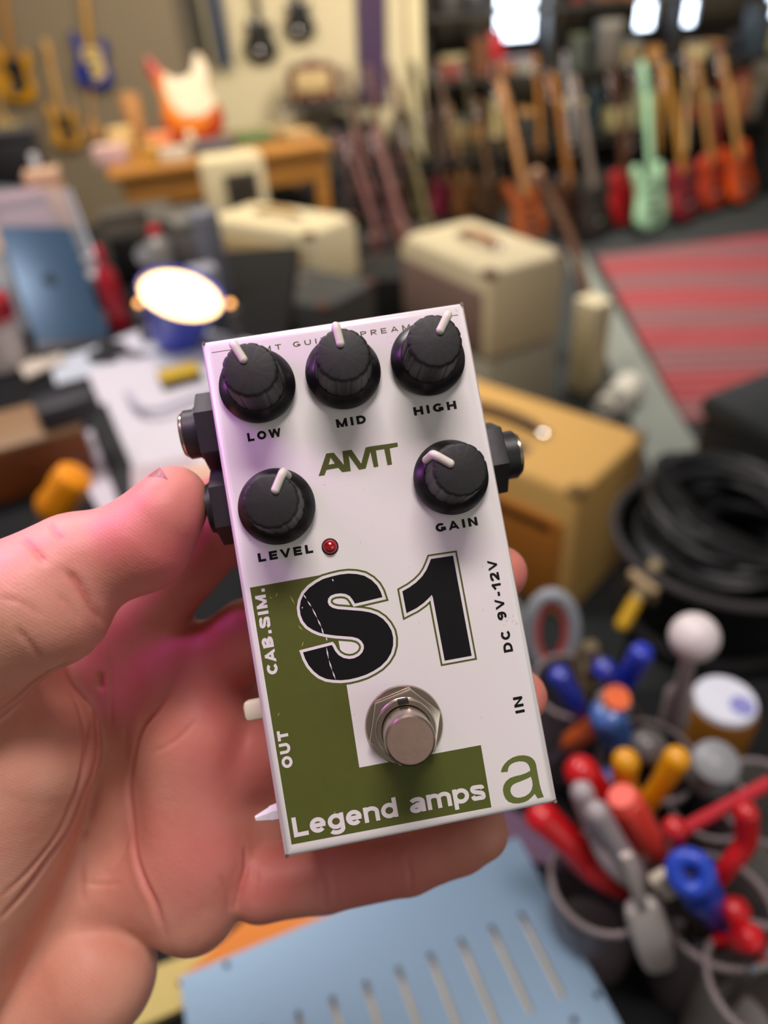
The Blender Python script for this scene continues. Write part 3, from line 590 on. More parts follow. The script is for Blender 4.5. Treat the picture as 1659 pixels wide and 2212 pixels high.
for path, dp, wd in (
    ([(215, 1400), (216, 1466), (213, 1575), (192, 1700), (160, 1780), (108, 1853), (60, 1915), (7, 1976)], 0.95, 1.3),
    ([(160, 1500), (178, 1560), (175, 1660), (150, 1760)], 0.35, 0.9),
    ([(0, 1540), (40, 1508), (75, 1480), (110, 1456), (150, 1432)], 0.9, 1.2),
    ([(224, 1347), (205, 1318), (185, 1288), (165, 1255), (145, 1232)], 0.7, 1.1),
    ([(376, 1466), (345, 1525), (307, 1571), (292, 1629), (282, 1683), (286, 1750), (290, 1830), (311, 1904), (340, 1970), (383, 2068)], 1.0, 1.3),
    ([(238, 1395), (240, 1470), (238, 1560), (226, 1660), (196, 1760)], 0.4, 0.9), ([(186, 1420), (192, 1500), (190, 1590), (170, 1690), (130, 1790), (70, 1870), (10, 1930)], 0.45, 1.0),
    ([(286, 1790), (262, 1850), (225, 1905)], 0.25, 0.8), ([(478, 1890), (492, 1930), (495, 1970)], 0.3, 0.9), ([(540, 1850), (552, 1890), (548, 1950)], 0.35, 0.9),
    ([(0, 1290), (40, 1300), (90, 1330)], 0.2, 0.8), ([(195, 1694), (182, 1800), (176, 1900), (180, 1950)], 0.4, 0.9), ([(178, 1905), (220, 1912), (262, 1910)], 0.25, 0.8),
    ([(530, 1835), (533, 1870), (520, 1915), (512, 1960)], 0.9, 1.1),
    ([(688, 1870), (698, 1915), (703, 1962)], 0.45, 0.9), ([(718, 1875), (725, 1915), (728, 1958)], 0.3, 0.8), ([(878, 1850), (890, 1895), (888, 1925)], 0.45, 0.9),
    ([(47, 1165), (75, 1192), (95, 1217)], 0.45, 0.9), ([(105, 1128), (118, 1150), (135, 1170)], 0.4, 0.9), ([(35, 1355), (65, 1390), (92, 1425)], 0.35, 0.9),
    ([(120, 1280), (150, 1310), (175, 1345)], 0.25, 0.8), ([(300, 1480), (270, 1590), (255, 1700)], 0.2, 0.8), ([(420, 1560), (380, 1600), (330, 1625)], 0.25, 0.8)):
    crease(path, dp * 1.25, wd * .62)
BLUSH_SHADE = [(360, 1200, 158, 16, 0.75), (280, 1290, 158, 12, 0.5), (430, 1830, 185, 22, 0.6), (560, 1920, 185, 18, 0.7), (800, 1900, 185, 30, 0.6), (460, 1150, 184, 20, 0.6), (480, 1450, 192, 26, 0.7), (370, 1420, 195, 24, 0.5), (1120, 1240, 180, 12, 0.5), (1160, 1505, 180, 12, 0.5), (520, 1650, 190, 24, 0.7)]  # real redness, plus the pedal's shade put into the skin colour

HV = lap(HV, 1, 0.25)

skin = bpy.data.materials.new('skin'); skin.use_nodes = True
nt = skin.node_tree; b = nt.nodes['Principled BSDF']; tc = nt.nodes.new('ShaderNodeTexCoord')
def noise(sc, det=4, rough=0.5):
    n = nt.nodes.new('ShaderNodeTexNoise'); n.inputs['Scale'].default_value = sc; n.inputs['Detail'].default_value = det; n.inputs['Roughness'].default_value = rough
    nt.links.new(tc.outputs['Object'], n.inputs['Vector']); return n
n1 = noise(55, 3); rp = nt.nodes.new('ShaderNodeValToRGB'); rp.color_ramp.elements[0].position = 0.3; rp.color_ramp.elements[1].position = 0.7
rp.color_ramp.elements[0].color = rgb('#CB8772'); rp.color_ramp.elements[1].color = rgb('#DAA189')
nt.links.new(n1.outputs['Fac'], rp.inputs[0])
at = nt.nodes.new('ShaderNodeAttribute'); at.attribute_name = 'blush_shade'
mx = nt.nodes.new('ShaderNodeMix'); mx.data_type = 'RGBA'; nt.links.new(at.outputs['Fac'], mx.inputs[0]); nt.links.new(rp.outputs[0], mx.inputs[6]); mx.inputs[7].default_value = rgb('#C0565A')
nt.links.new(mx.outputs[2], b.inputs['Base Color'])
b.inputs['Roughness'].default_value = 0.50; b.inputs['Specular IOR Level'].default_value = 0.35
b.inputs['Subsurface Weight'].default_value = 0.28; b.inputs['Subsurface Radius'].default_value = (1.0, 0.32, 0.18); b.inputs['Subsurface Scale'].default_value = 0.004
n2 = noise(420, 5, 0.6); vo = nt.nodes.new('ShaderNodeTexVoronoi'); vo.inputs['Scale'].default_value = 1100; nt.links.new(tc.outputs['Object'], vo.inputs['Vector'])
wv = nt.nodes.new('ShaderNodeTexWave'); wv.inputs['Scale'].default_value = 420; wv.inputs['Distortion'].default_value = 9; wv.inputs['Detail'].default_value = 2; wv.inputs['Detail Scale'].default_value = 0.06
mp = nt.nodes.new('ShaderNodeMapping'); mp.inputs['Rotation'].default_value = (0.3, 0.2, 2.2); nt.links.new(tc.outputs['Object'], mp.inputs[0]); nt.links.new(mp.outputs[0], wv.inputs['Vector'])
b1 = nt.nodes.new('ShaderNodeBump'); b1.inputs['Strength'].default_value = 0.2; b1.inputs['Distance'].default_value = 0.0006; nt.links.new(n2.outputs['Fac'], b1.inputs['Height'])
b2 = nt.nodes.new('ShaderNodeBump'); b2.inputs['Strength'].default_value = 0.1; b2.inputs['Distance'].default_value = 0.0003; nt.links.new(vo.outputs['Distance'], b2.inputs['Height']); nt.links.new(b1.outputs[0], b2.inputs['Normal'])
b3 = nt.nodes.new('ShaderNodeBump'); b3.inputs['Strength'].default_value = 0.06; b3.inputs['Distance'].default_value = 0.0003; nt.links.new(wv.outputs['Fac'], b3.inputs['Height']); nt.links.new(b2.outputs[0], b3.inputs['Normal'])
nt.links.new(b3.outputs[0], b.inputs['Normal'])

HO = np.array((-60.0, -60.0, -190.0))
me = bpy.data.meshes.new('hand'); me.from_pydata(((HV - HO) * mm).tolist(), [], HQ.tolist()); me.update()
for p in me.polygons: p.use_smooth = True
at_ = me.attributes.new('blush_shade', 'FLOAT', 'POINT')      # redder pads and finger tips, plus painted shade near the pedal and in creases
bl = np.zeros(len(HV))
for (u, v, d, r_, s_) in BLUSH_SHADE:
    q = hp(u, v, d); bl = np.maximum(bl, s_ * np.exp(-(np.linalg.norm(HV - q, axis=1) / r_) ** 2))
bl = np.maximum(bl, CR_)  # creases reddened, with their shade put into the colour
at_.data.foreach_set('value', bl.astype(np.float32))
me.materials.append(skin)
hand = bpy.data.objects.new('hand', me); C.objects.link(hand)
hand.matrix_world = CAMM @ Matrix.Translation(Vector(HO) * mm)
tag(hand, 'bare left hand of a person, palm up, thumb and fingers wrapped round the white pedal', 'hand')

# thumb nail: a thin curved plate let into the far side of the thumb tip
ax_ = Vector((0.64, 0.77, 0.0)).normalized(); pr_ = Vector((-0.77, 0.64, 0)); nn_ = (pr_ * 0.76 + Vector((0, 0, 0.65))).normalized(); ax_ = (ax_ - nn_ * 0.20).normalized(); nn_ = (nn_ - ax_ * nn_.dot(ax_)).normalized(); sd_ = ax_.cross(nn_).normalized()
nc_ = Vector(hp(360, 1100, 166.5)) + nn_ * 8.4
t = bmesh.new(); NU, NV = 12, 10; G_ = []
for i in range(NU + 1):
    row = []
    for k in range(NV + 1):
        u_ = i / NU * 2 - 1; v_ = k / NV * 2 - 1
        p_ = nc_ + ax_ * (u_ * 5.6 * (1 - .12 * v_ * v_)) + sd_ * (v_ * 5.0 * (1 - .18 * max(0, -u_) ** 2)) + nn_ * (0.6 - 2.2 * v_ * v_ - .4 * u_ * u_)
        row.append(t.verts.new((p_ - Vector(HO)) * mm))
    G_.append(row)
for i in range(NU):
    for k in range(NV): t.faces.new((G_[i][k], G_[i + 1][k], G_[i + 1][k + 1], G_[i][k + 1]))
g_ = bmesh.ops.solidify(t, geom=list(t.faces), thickness=0.5 * mm); bmesh.ops.recalc_face_normals(t, faces=list(t.faces))
m = MB(); m._merge(t, Matrix.Identity(4)); nl = m.build('fingernail', M('#D8A898', 0.3, 0, 0.04, 60, coat=0.2), hand, smooth=70)

# ================================================================ BACK OF THE SHOP
HONEY = wood('#8A5A22', '#A87430', 5); TWEED = M('#E8B868', 0.8, 0, 0.18, 160, 0.3); CREAM = M('#CFC29E', 0.7, 0, 0.05, 120, 0.2)
DARK = M('#101010', 0.6, 0, 0.3, 40, spec=0.3); CHROME = M('#D8D8D8', 0.12, 1.0, 0.05, 50)
# --- long wooden desk along the back wall
A = Vector((-1.20, 3.88, 0)); e1 = Vector((0.955, 0.296, 0)).normalized(); e2 = Vector((-e1.y, e1.x, 0))
desk = thing('desk', 'long honey coloured wooden desk covered in clutter along the back wall', 'desk', mtx=frame(A, (0, 0, 1), e1))
m = MB(); m.box((0.56, 0.42, 0.785), (1.16, 0.86, 0.035), b=0.006); m.build('desk_top', HONEY, desk)
m = MB(); m.box((0.56, 0.03, 0.70), (1.06, 0.025, 0.13)); m.build('apron', HONEY, desk)
for x, y in ((0.07, 0.06), (1.07, 0.06), (0.07, 0.78), (1.07, 0.78)):
    m = MB(); m.box((x, y, 0.38), (0.075, 0.075, 0.77), b=0.005); m.build('leg', HONEY, desk)
def on_desk(x, y, z=0.803): return A + e1 * x + e2 * y + Vector((0, 0, z))
m = MB(); m.box((0.62, 0.42, 0.27), (0.8, 0.5, 0.54), b=0.02)
tag(m.build('storage_crate', DARK, loc=A, rot=(0, 0, math.atan2(e1.y, e1.x))), 'black storage case pushed under the long wooden desk', 'case')

# --- guitars: prototypes built upright, base at the origin, front towards -Y
STRAT = [(0, 0), (.10, .008), (.155, .06), (.16, .12), (.135, .18), (.122, .22), (.14, .27), (.148, .32), (.13, .375), (.105, .385), (.085, .345), (.06, .31), (.03, .30), (-.03, .30), (-.06, .315), (-.09, .36), (-.115, .405), (-.145, .415), (-.155, .37), (-.14, .30), (-.125, .23), (-.14, .17), (-.16, .10), (-.15, .05), (-.1, .008)]
PAUL = [(0, 0), (.11, .012), (.165, .08), (.165, .14), (.13, .2), (.115, .24), (.125, .29), (.135, .33), (.11, .335), (.075, .31), (.04, .34), (0, .37), (-.05, .37), (-.1, .355), (-.125, .31), (-.115, .25), (-.13, .2), (-.165, .14), (-.165, .08), (-.11, .012)]
GUARD = [(0.0, .05), (.06, .07), (.11, .13), (.09, .20), (.09, .27), (.07, .31), (.03, .31), (-.03, .31), (-.07, .27), (-.06, .2), (-.02, .16)]
HEADP = [(-.022, 0), (-.034, .03), (-.04, .16), (-.02, .185), (.012, .175), (.026, .12), (.032, .03), (.022, 0)]
def make_guitar(kind, body, neck, guard, name='electric_guitar'):
    g = thing(name, None, 'guitar')
    out = smooth_closed(STRAT if kind == 'strat' else PAUL, 3)
    m = MB(); m.prism(out, -0.0225, 0.0225, 'XZ', b=0.006); m.build('body', body, g, smooth=40)
    m = MB(); m.prism([(-.028, .30), (.028, .30), (.021, .80), (-.021, .80)], 0.012, 0.036, 'XZ', b=0.004); m.build('neck', neck, g)
    m = MB(); m.prism([(x, z + .795) for x, z in HEADP], 0.006, 0.022, 'XZ', b=0.003); m.build('headstock', neck, g)
    if guard:
        m = MB(); m.prism(smooth_closed(GUARD, 3), 0.0225, 0.0262, 'XZ'); m.build('pickguard', guard, g)
    for z in (.13, .19, .255):
        m = MB(); m.box((0, -0.028, z), (.075, .012, .022), b=.003); m.build('pickup', M('#1A1818', .4), g)
    m = MB(); m.box((0, -0.03, .085), (.08, .016, .03), b=.003); m.build('bridge', CHROME, g)
    m = MB()
    for k in range(6): m.cyl((-.036, -.014, .83 + k * .022), (-.056, -.014, .83 + k * .022), .005, n=8); m.ball((-.06, -.014, .83 + k * .022), .008, n=6)
    m.build('tuners', CHROME, g); return g
PROTO = {}
def guitar(kind, body, neck, base, head, label, group, guard=None, rough=.25, xh=(1, 0, 0), grow=0.97, mtx=None):
    key = (kind, guard is not None)
    bm, nm = M(body, rough, 0, .12, 12, coat=.4), M(neck, .4, 0, .15, 25)
    if key not in PROTO:
        g = make_guitar(kind, bm, nm, M(guard, .4) if guard else None); PROTO[key] = g
    else: g = copy_tree(PROTO[key])
    for ch in g.children:
        mat = {'body': bm, 'neck': nm, 'headstock': nm}.get(ch.name.split('.')[0])
        if ch.name.startswith('pickguard'): mat = M(guard, .4)
        if mat: ch.material_slots[0].link = 'OBJECT'; ch.material_slots[0].material = mat
    ax = Vector(head) - Vector(base); s = ax.length / grow
    g.matrix_world = frame(base, ax, xh) @ Matrix.Scale(s, 4)
    g['label'] = label; g['group'] = group; return g
def rack(px, py, hx, hy, z=0.05, lean=0.16):
    b_ = at_z(px, py, z); return b_, at_y(hx, hy, b_.y + lean)
GR = 'guitars standing in the long rack'
for px, py, hx, hy, kind, bc, nc, gd, lab in (
    (1606, 432, 1556, 122, 'strat', '#C24A12', '#B98A4E', None, 'flame orange electric guitar at the right end of the rack'),
    (1545, 446, 1500, 128, 'paul', '#A8340F', '#A87C44', None, 'rust orange guitar standing beside the flame orange one'),
    (1486, 470, 1432, 140, 'paul', '#7A1420', '#A6782E', None, 'dark crimson guitar with a golden neck in the rack'),
    (1408, 492, 1385, 135, 'strat', '#9CCBA6', '#9CCBA6', None, 'mint green guitar with a matching mint neck'),
    (1352, 482, 1322, 150, 'paul', '#8E1218', '#4A2E20', None, 'red guitar standing just left of the mint green one'),
    (1292, 506, 1236, 165, 'strat', '#26201E', '#70665E', None, 'black guitar with a grey neck left of the red guitar'),
    (1240, 500, 1190, 160, 'paul', '#3A2418', '#8A5A2A', None, 'dark brown guitar with an amber neck in mid rack'),
    (1150, 520, 1078, 175, 'strat', '#8A4620', '#A5774C', None, 'tan necked guitar with an orange brown body in mid rack'),
    (1062, 475, 1030, 215, 'paul', '#3C2A1A', '#5C4630', None, 'dark walnut guitar left of the tan necked one'),
    (1010, 470, 968, 225, 'strat', '#5A3A1E', '#6A5034', None, 'brown guitar behind the large cream amplifier'),
    (962, 466, 925, 232, 'paul', '#5E1A2C', '#4C3A34', None, 'burgundy guitar behind the back corner of the cream amplifier'),
    (915, 470, 862, 250, 'strat', '#33301C', '#5A5638', None, 'olive dark guitar behind the left of the cream amplifier'),
    (868, 476, 808, 268, 'paul', '#4A2A2C', '#6E4C48', None, 'mauve brown guitar, third from the left of the rack'),
    (822, 482, 764, 280, 'strat', '#3A2226', '#7A5450', None, 'plum brown guitar, second from the left of the rack'),
    (776, 470, 722, 285, 'paul', '#2E2222', '#654A48', None, 'blackish brown guitar at the left end of the rack')):
    b_, h_ = rack(px, py, hx, hy); guitar(kind, bc, nc, b_, h_, lab, GR, gd, xh=(.80, .60, 0))
GF = 'guitars leaning in front of the rack'
for px, py, hx, hy, Yd, kind, bc, nc, lab in (
    (842, 560, 742, 300, 4.15, 'paul', '#4A2C2E', '#7A5450', 'mauve necked guitar leaning left of the cream amplifier'),
    (896, 556, 800, 285, 4.22, 'strat', '#5A3430', '#84605A', 'dusty rose necked guitar leaning behind the corner of the cream amplifier'),
    (948, 552, 866, 275, 4.30, 'paul', '#3A3422', '#6A6042', 'olive necked guitar leaning behind the middle of the cream amplifier')):
    b_ = at_y(px, py, Yd); b_.z = .05; h_ = at_y(hx, hy, Yd + .22); guitar(kind, bc, nc, b_, h_, lab, GF, xh=(.35, .94, 0))
GB = 'guitars in the row behind the rack'
for px, hx, kind, bc, nc, lab in (
    (1580, 1532, 'paul', '#5A1410', '#7E2018', 'deep red guitar half hidden between the two orange guitars'),
    (1510, 1465, 'strat', '#20140E', '#C0A070', 'pale necked guitar behind the crimson one'),
    (1450, 1408, 'paul', '#2A1A10', '#A87420', 'gold necked guitar behind the mint and crimson ones'),
    (1380, 1352, 'strat', '#1C1816', '#5A4436', 'dark guitar showing behind the red and mint ones'),
    (1262, 1212, 'paul', '#161414', '#8C8C8E', 'black guitar with a silvery neck behind mid rack'),
    (1190, 1150, 'strat', '#2A1C12', '#A06A2C', 'amber necked guitar behind the tan necked one'),
    (1110, 1062, 'paul', '#1E1812', '#54402A', 'dark guitar behind the walnut one'),
    (1040, 1000, 'strat', '#2A2418', '#4A4430', 'dark olive guitar behind the brown one'),
    (985, 945, 'paul', '#241A14', '#6A5648', 'dark guitar behind the brown and burgundy ones'),
    (890, 842, 'paul', '#3A2420', '#6E4E46', 'dim reddish guitar behind the olive dark one'),
    (846, 795, 'strat', '#2A2022', '#74564E', 'dim rosy necked guitar behind the mauve brown one'),
    (800, 748, 'paul', '#2E2020', '#6A4C44', 'dim brown guitar behind the plum one'),
    (940, 892, 'strat', '#1A1812', '#4E4A36', 'blackish green guitar behind the burgundy one')):
    b_ = at_z(px, 452, 0.05); b_.y += 0.34 if px > 900 else 0.2; h_ = at_y(hx, 205, b_.y + .12); h_.z = 0.98; guitar(kind, bc, nc, b_, h_, lab, GB, xh=(.6, .8, 0))
# gig bags added as dark backing behind the left end of the rack
for i, (x, h, lean, c_, lab) in enumerate(((-.34, .62, -.05, '#17161A', 'black gig bag added as dark backing behind the plum guitar'), (-.10, .66, .03, '#1F1A1E', 'plum black gig bag added as dark backing behind the mauve guitars'), (.14, .60, -.03, '#141618', 'black gig bag added as dark backing behind the olive guitar'), (.37, .65, .04, '#201C18', 'brownish black gig bag added as dark backing beside the cream trim'))):
    t_ = thing('backing_gig_bag', lab, 'bag', (x, 6.22, 0), (-.06, lean, 0), 'gig bags added along the cream wall')
    m = MB(); m.prism(smooth_closed([(-.10, 0), (.10, 0), (.118, .10), (.10, .3), (.085, h * .8), (.05, h), (-.05, h), (-.085, h * .8), (-.10, .3), (-.118, .10)], 3), -.045, .045, 'XZ', b=.02); m.build('shell', M(c_, .8, 0, .3, 40), t_, smooth=50)
    m = MB(); m.box((0, -.05, .22), (.13, .02, .24), b=.01); m.build('pocket', M('#26242A', .8), t_)
    m = MB(); m.tube(smooth_open([(.09, -.03, h * .45), (.125, -.05, h * .5), (.125, -.05, h * .6), (.088, -.03, h * .65)], 5), .008, 8); m.build('handle', DARK, t_)
# the rack they lean in
m = MB()
p0, p1 = Vector((-0.18, 4.98, 0.42)), Vector((3.1, 5.62, 0.42))
rackt = thing('guitar_rack', 'long black guitar rack holding the row of guitars', 'guitar rack', mtx=Matrix.Identity(4))
for q0, q1, nm_ in ((p0 + Vector((0, .28, 0)), p1 + Vector((0, .28, 0)), 'back_rail'), (p0 + Vector((0, -.1, -.39)), p1 + Vector((0, -.1, -.39)), 'floor_rail')):
    m = MB(); m.cyl(q0, q1, .018, n=12); m.build(nm_, DARK, rackt)
for t_ in (0, .33, .66, 1):
    q = p0.lerp(p1, t_); m = MB(); m.tube([q + Vector((0, .28, 0)), q + Vector((0, .32, -.4)), q + Vector((0, -.12, -.4))], .015, 8); m.build('support', DARK, rackt)
# lone bowed neck leaning beside the cream amplifier
cps = [at_y(1158, 385, 3.36), at_y(1204, 455, 3.30), at_y(1242, 545, 3.2), at_y(1266, 640, 3.08), at_y(1284, 730, 2.98), at_z(1296, 800, .02)]
g = thing('guitar_neck', 'bowed dark wood guitar neck leaning beside the large cream amplifier', 'guitar neck', cps[-1])
P_ = smooth_open([p - cps[-1] for p in cps], 6)
m = MB(); m.tube(P_, lambda q: .022 + .008 * q, 12); m.build('neck', wood('#4A2E1C', '#6A4630', 20, axis=(6, 6, 1)), g, smooth=60)
m = MB(); m.ball(P_[0], .036, (1, .6, 1.2), n=10); m.build('headstock', M('#9A7458', .4), g, smooth=60)
m = MB()
for k in range(4, len(P_) - 4, 2): m.ball(P_[k] + Vector((0, -.024, 0)), .006, n=6)
m.build('inlay_dots', M('#B09070', .4), g)

# --- guitars hung on the walls
def hung(px, py, hx, hy, kind, bc, nc, gd, lab, wy=WY - .16, grp='guitars hung on the back wall'):
    return guitar(kind, bc, nc, at_y(px, py, wy), at_y(hx, hy, wy + .02), lab, grp, gd)
hung(206, 190, 172, -110, 'strat', '#1C2F86', '#B88A3C', '#D8BC74', 'blue guitar with a cream pickguard on the taupe wall')
hung(38, 218, 0, -90, 'strat', '#C88E10', '#A8742C', '#1C1C18', 'yellow guitar with a black pickguard on the taupe wall')
hung(150, 320, 100, 85, 'strat', '#C89030', '#C99A50', '#3A3020', 'small honey guitar hung low on the taupe wall')
hung(30, 330, -25, 120, 'paul', '#D0B878', '#C09A58', None, 'cream coloured guitar low at the left end of the wall')
hung(206, 300, 195, 190, 'paul', '#C8945A', '#C8945A', None, 'tiny pale wood ukulele hung low on the wall')
hung(566, 132, 540, -130, 'paul', '#1E1E1A', '#2A2824', None, 'black guitar with a slim body on the cream wall', WY - .06)
hung(650, 85, 628, -160, 'paul', '#16171A', '#30302E', None, 'black guitar hung highest on the cream wall', WY - .06)
for i, (xa, ya, xb, yb, c_, lab) in enumerate(((405, -40, 440, 130, '#1B1A18', 'black webbing strap hung by the corner of the cream wall'), (440, -40, 478, 150, '#3A3C40', 'grey patterned guitar strap hanging second from the wall corner'), (462, -40, 492, 140, '#2C3850', 'slate blue guitar strap hanging third from the wall corner'))):
    a_, b_ = at_y(xa, ya, WY - .1), at_y(xb, yb, WY - .1)
    m = MB(); m.prism([(-.032, 0), (.032, 0), (.032, (b_ - a_).length), (-.032, (b_ - a_).length)], -.008, .008, 'XZ', b=.003)
    o = m.build('guitar_strap', M(c_, .7, 0, .6, 60)); o.matrix_world = frame(b_, a_ - b_, (1, 0, 0)); tag(o, lab, 'strap', 'straps hung on the cream wall')
a_, b_ = at_y(800, -60, WY - .03), at_y(806, 222, WY - .03)
o = thing('wall_banner', 'tall dark purple banner hanging on the cream wall', 'banner', mtx=frame(b_, a_ - b_, (1, 0, 0)))
m = MB(); m.box((0, 0, (a_ - b_).length / 2), (.22, .012, (a_ - b_).length)); m.build('cloth', M('#3E2A4A', .7, 0, .6, 9), o, smooth=0)
m = MB(); m.cyl((-.125, 0, 0), (.125, 0, 0), .013, n=10); m.build('rod', M('#241A26', .5), o)
# --- sunburst guitar body, radio and clutter on the desk
sb = bpy.data.materials.new('sunburst'); sb.use_nodes = True; nt = sb.node_tree; b = nt.nodes['Principled BSDF']
tc = nt.nodes.new('ShaderNodeTexCoord'); mp = nt.nodes.new('ShaderNodeMapping'); mp.inputs['Location'].default_value = (0, 0, -1.05); mp.inputs['Scale'].default_value = (5.6, 0, 5.0)
gr = nt.nodes.new('ShaderNodeTexGradient'); gr.gradient_type = 'SPHERICAL'; r_ = nt.nodes.new('ShaderNodeValToRGB'); r_.color_ramp.elements[0].color = rgb('#8E1C12'); r_.color_ramp.elements[1].color = rgb('#E0862A'); r_.color_ramp.elements[1].position = .45
nt.links.new(tc.outputs['Object'], mp.inputs[0]); nt.links.new(mp.outputs[0], gr.inputs[0]); nt.links.new(gr.outputs['Fac'], r_.inputs[0]); nt.links.new(r_.outputs[0], b.inputs['Base Color']); b.inputs['Roughness'].default_value = .25
B_ = on_desk(0.50, 0.62); T_ = B_ + Vector((-.05, .06, .40))
g = thing('sunburst_guitar', 'sunburst guitar body with a cream pickguard propped on the desk', 'guitar', mtx=frame(B_ + Vector((.02, 0, .0)), T_ - B_, (1, .1, .35)) @ Matrix.Scale(1.08, 4))
m = MB(); m.prism(smooth_closed(STRAT, 3), -.022, .022, 'XZ', b=.006); m.build('body', sb, g, smooth=40)
m = MB(); m.prism(smooth_closed([(-.06, .15), (.02, .115), (.10, .125), (.145, .17), (.122, .22), (.138, .27), (.146, .32), (.13, .372), (.105, .382), (.085, .345), (.06, .31), (.03, .30), (-.03, .30), (-.07, .33), (-.095, .25)], 3), .022, .026, 'XZ'); m.build('pickguard', M('#D9CDB4', .4), g)
for z in (.14, .2, .26):
    m = MB(); m.box((0, -.028, z), (.08, .01, .02), b=.003); m.build('pickup', M('#E8E2D2', .4), g)
rp_ = at_y(680, 214, WY - .28)
m = MB(); m.box((0, 0, -.03), (.50, .2, .06), b=.004); tag(m.build('wall_shelf', M('#2E2B26', .6), loc=rp_), 'dark wall shelf below the old wooden radio', 'shelf')
rd = thing('radio', 'old wooden radio with a cream speaker cloth on the dark wall shelf', 'radio', rp_)
m = MB(); m.prism([(-.185, 0), (.185, 0), (.185, .19), (.14, .225), (.04, .235), (0, .26), (-.04, .235), (-.14, .225), (-.185, .19)], -.08, .08, 'XZ', b=.008); m.build('case', wood('#4A2416', '#6A3420', 12), rd)
m = MB(); m.box((0, -.083, .125), (.25, .01, .13), b=.004); m.build('speaker_cloth', M('#C0A878', .9, 0, .2, 90), rd)
for x in (-.13, 0, .13):
    m = MB(); m.cyl((x, -.08, .03), (x, -.1, .03), .014, n=14); m.build('dial', M('#C8B088', .4), rd)

def carton(name, label, cat, loc, d, rz, c, c2, group=None, rough=.6):
    t_ = thing(name, label, cat, loc, (0, 0, rz), group)
    m = MB(); m.box((0, 0, d[2] * .42), (d[0], d[1], d[2] * .84), b=min(d) * .06); m.build('base', M(c, rough), t_)
    m = MB(); m.box((0, 0, d[2] * .91), (d[0] * 1.02, d[1] * 1.02, d[2] * .18), b=min(d) * .05); m.build('lid', M(c2, rough), t_); return t_
def pot(name, label, cat, loc, r, h, c, c2=None, group=None, alpha=1.0):
    t_ = thing(name, label, cat, loc, group=group)
    m = MB(); m.lathe([(r * .8, 0), (r * .92, h * .04), (r, h * .95), (r, h), (r * .93, h), (r * .88, h * .1), (0, h * .08)], 28); m.build('body', M(c, .35, 0, .1, 30, alpha=alpha), t_)
    m = MB(); m.tube([(r * math.cos(2 * PI * k / 28), r * math.sin(2 * PI * k / 28), h) for k in range(28)], r * .06, 6, True); m.build('rim', M(c2 or c, .3), t_); return t_
def bottle(name, label, cat, loc, r, h, c, c2, group=None):
    t_ = thing(name, label, cat, loc, group=group)
    m = MB(); m.lathe([(r * .9, 0), (r, h * .03), (r, h * .62), (r * .85, h * .7), (r * .4, h * .8), (r * .38, h * .85)], 24); m.build('body', M(c, .3, coat=.3), t_)
    m = MB(); m.lathe([(r * .45, h * .84), (r * .45, h * .98), (r * .4, h), (0, h)], 20); m.build('cap', M(c2, .4), t_); return t_
random.seed(4)
for i, (x, y, kind, c_, c2, d, lab) in enumerate((
    (0.02, .30, 'b', '#B8989A', '#C8A6A0', (.16, .14, .09), 'pale pink box at the left end of the wooden desk'),
    (0.10, .62, 'b', '#C8A868', '#D2B27A', (.12, .12, .12), 'sand coloured box behind the pink box on the desk'),
    (0.22, .22, 'p', '#C49A4A', '#E0C080', (.045, .08), 'small amber tub on the front of the desk'),
    (0.30, .55, 'b', '#D0784A', '#D8885A', (.13, .10, .08), 'orange box in the middle of the desk clutter'),
    (0.20, .78, 'p', '#B98A5A', '#A87848', (.06, .26), 'tall tan wooden vase at the back of the desk'),
    (0.33, .16, 'b', '#C8C0B0', '#B8B0A0', (.14, .10, .06), 'off white carton on the front edge of the desk'),
    (0.44, .30, 't', '#C8B89A', '#A86A5A', (.026, .13), 'little bottle standing before the sunburst body'),
    (0.55, .26, 'b', '#4A4A52', '#5A5A64', (.22, .14, .05), 'slate grey case lying in front of the sunburst body'),
    (0.78, .34, 'b', '#4E6A44', '#5A7A4C', (.18, .12, .05), 'moss green box right of the grey case on the desk'),
    (0.93, .40, 'b', '#8A7A54', '#9A8A60', (.16, .12, .06), 'khaki box beside the green box on the desk'),
    (1.02, .26, 'b', '#A8885A', '#B89868', (.16, .14, .045), 'tan folder box towards the right end of the desk'),
    (1.04, .62, 'p', '#8C8474', '#A09888', (.05, .1), 'stone grey pot near the right end of the desk'),
    (0.42, .74, 'p', '#C8C2B0', '#D8D2C2', (.05, .12), 'cream pot just left of the sunburst body'))):
    L3 = on_desk(x, y)
    if kind == 'b': carton('storage_box', lab, 'box', L3, d, math.atan2(e1.y, e1.x) + random.uniform(-.3, .3), c_, c2, 'clutter on the wooden desk')
    elif kind == 'p': pot('desk_pot', lab, 'pot', L3, d[0], d[1], c_, c2, 'clutter on the wooden desk')
    else: bottle('glue_bottle', lab, 'bottle', L3, d[0], d[1], c_, c2, 'clutter on the wooden desk')

# --- shelving with stock along the right back wall
sh = thing('shelving_unit', 'dark shelving packed with stock in front of the windows', 'shelving', (0, 0, 0))
SY = 6.58
for z in (.35, .80, 1.22, 1.62):
    m = MB(); m.box((2.15, SY, z), (3.1, .4, .03)); m.build('shelf', M('#2C2A26', .6), sh, smooth=0)
for x in (.64, 1.62, 2.62, 3.66):
    m = MB(); m.box((x, SY + .1, .85), (.045, .2, 1.7)); m.build('upright', M('#26241F', .6), sh, smooth=0)
cols = ['#8A7A52', '#3A3A36', '#A8A070', '#6E4A34', '#50564E', '#B8864A', '#2A2A2E', '#7C8460', '#94603C', '#5E5850', '#C0B080', '#33404A', '#7A3A30', '#8E8A80']
nm_c = ['khaki', 'charcoal', 'straw', 'brown', 'grey green', 'amber', 'black', 'sage', 'copper', 'stone', 'cream', 'slate', 'brick red', 'grey']
k = 0
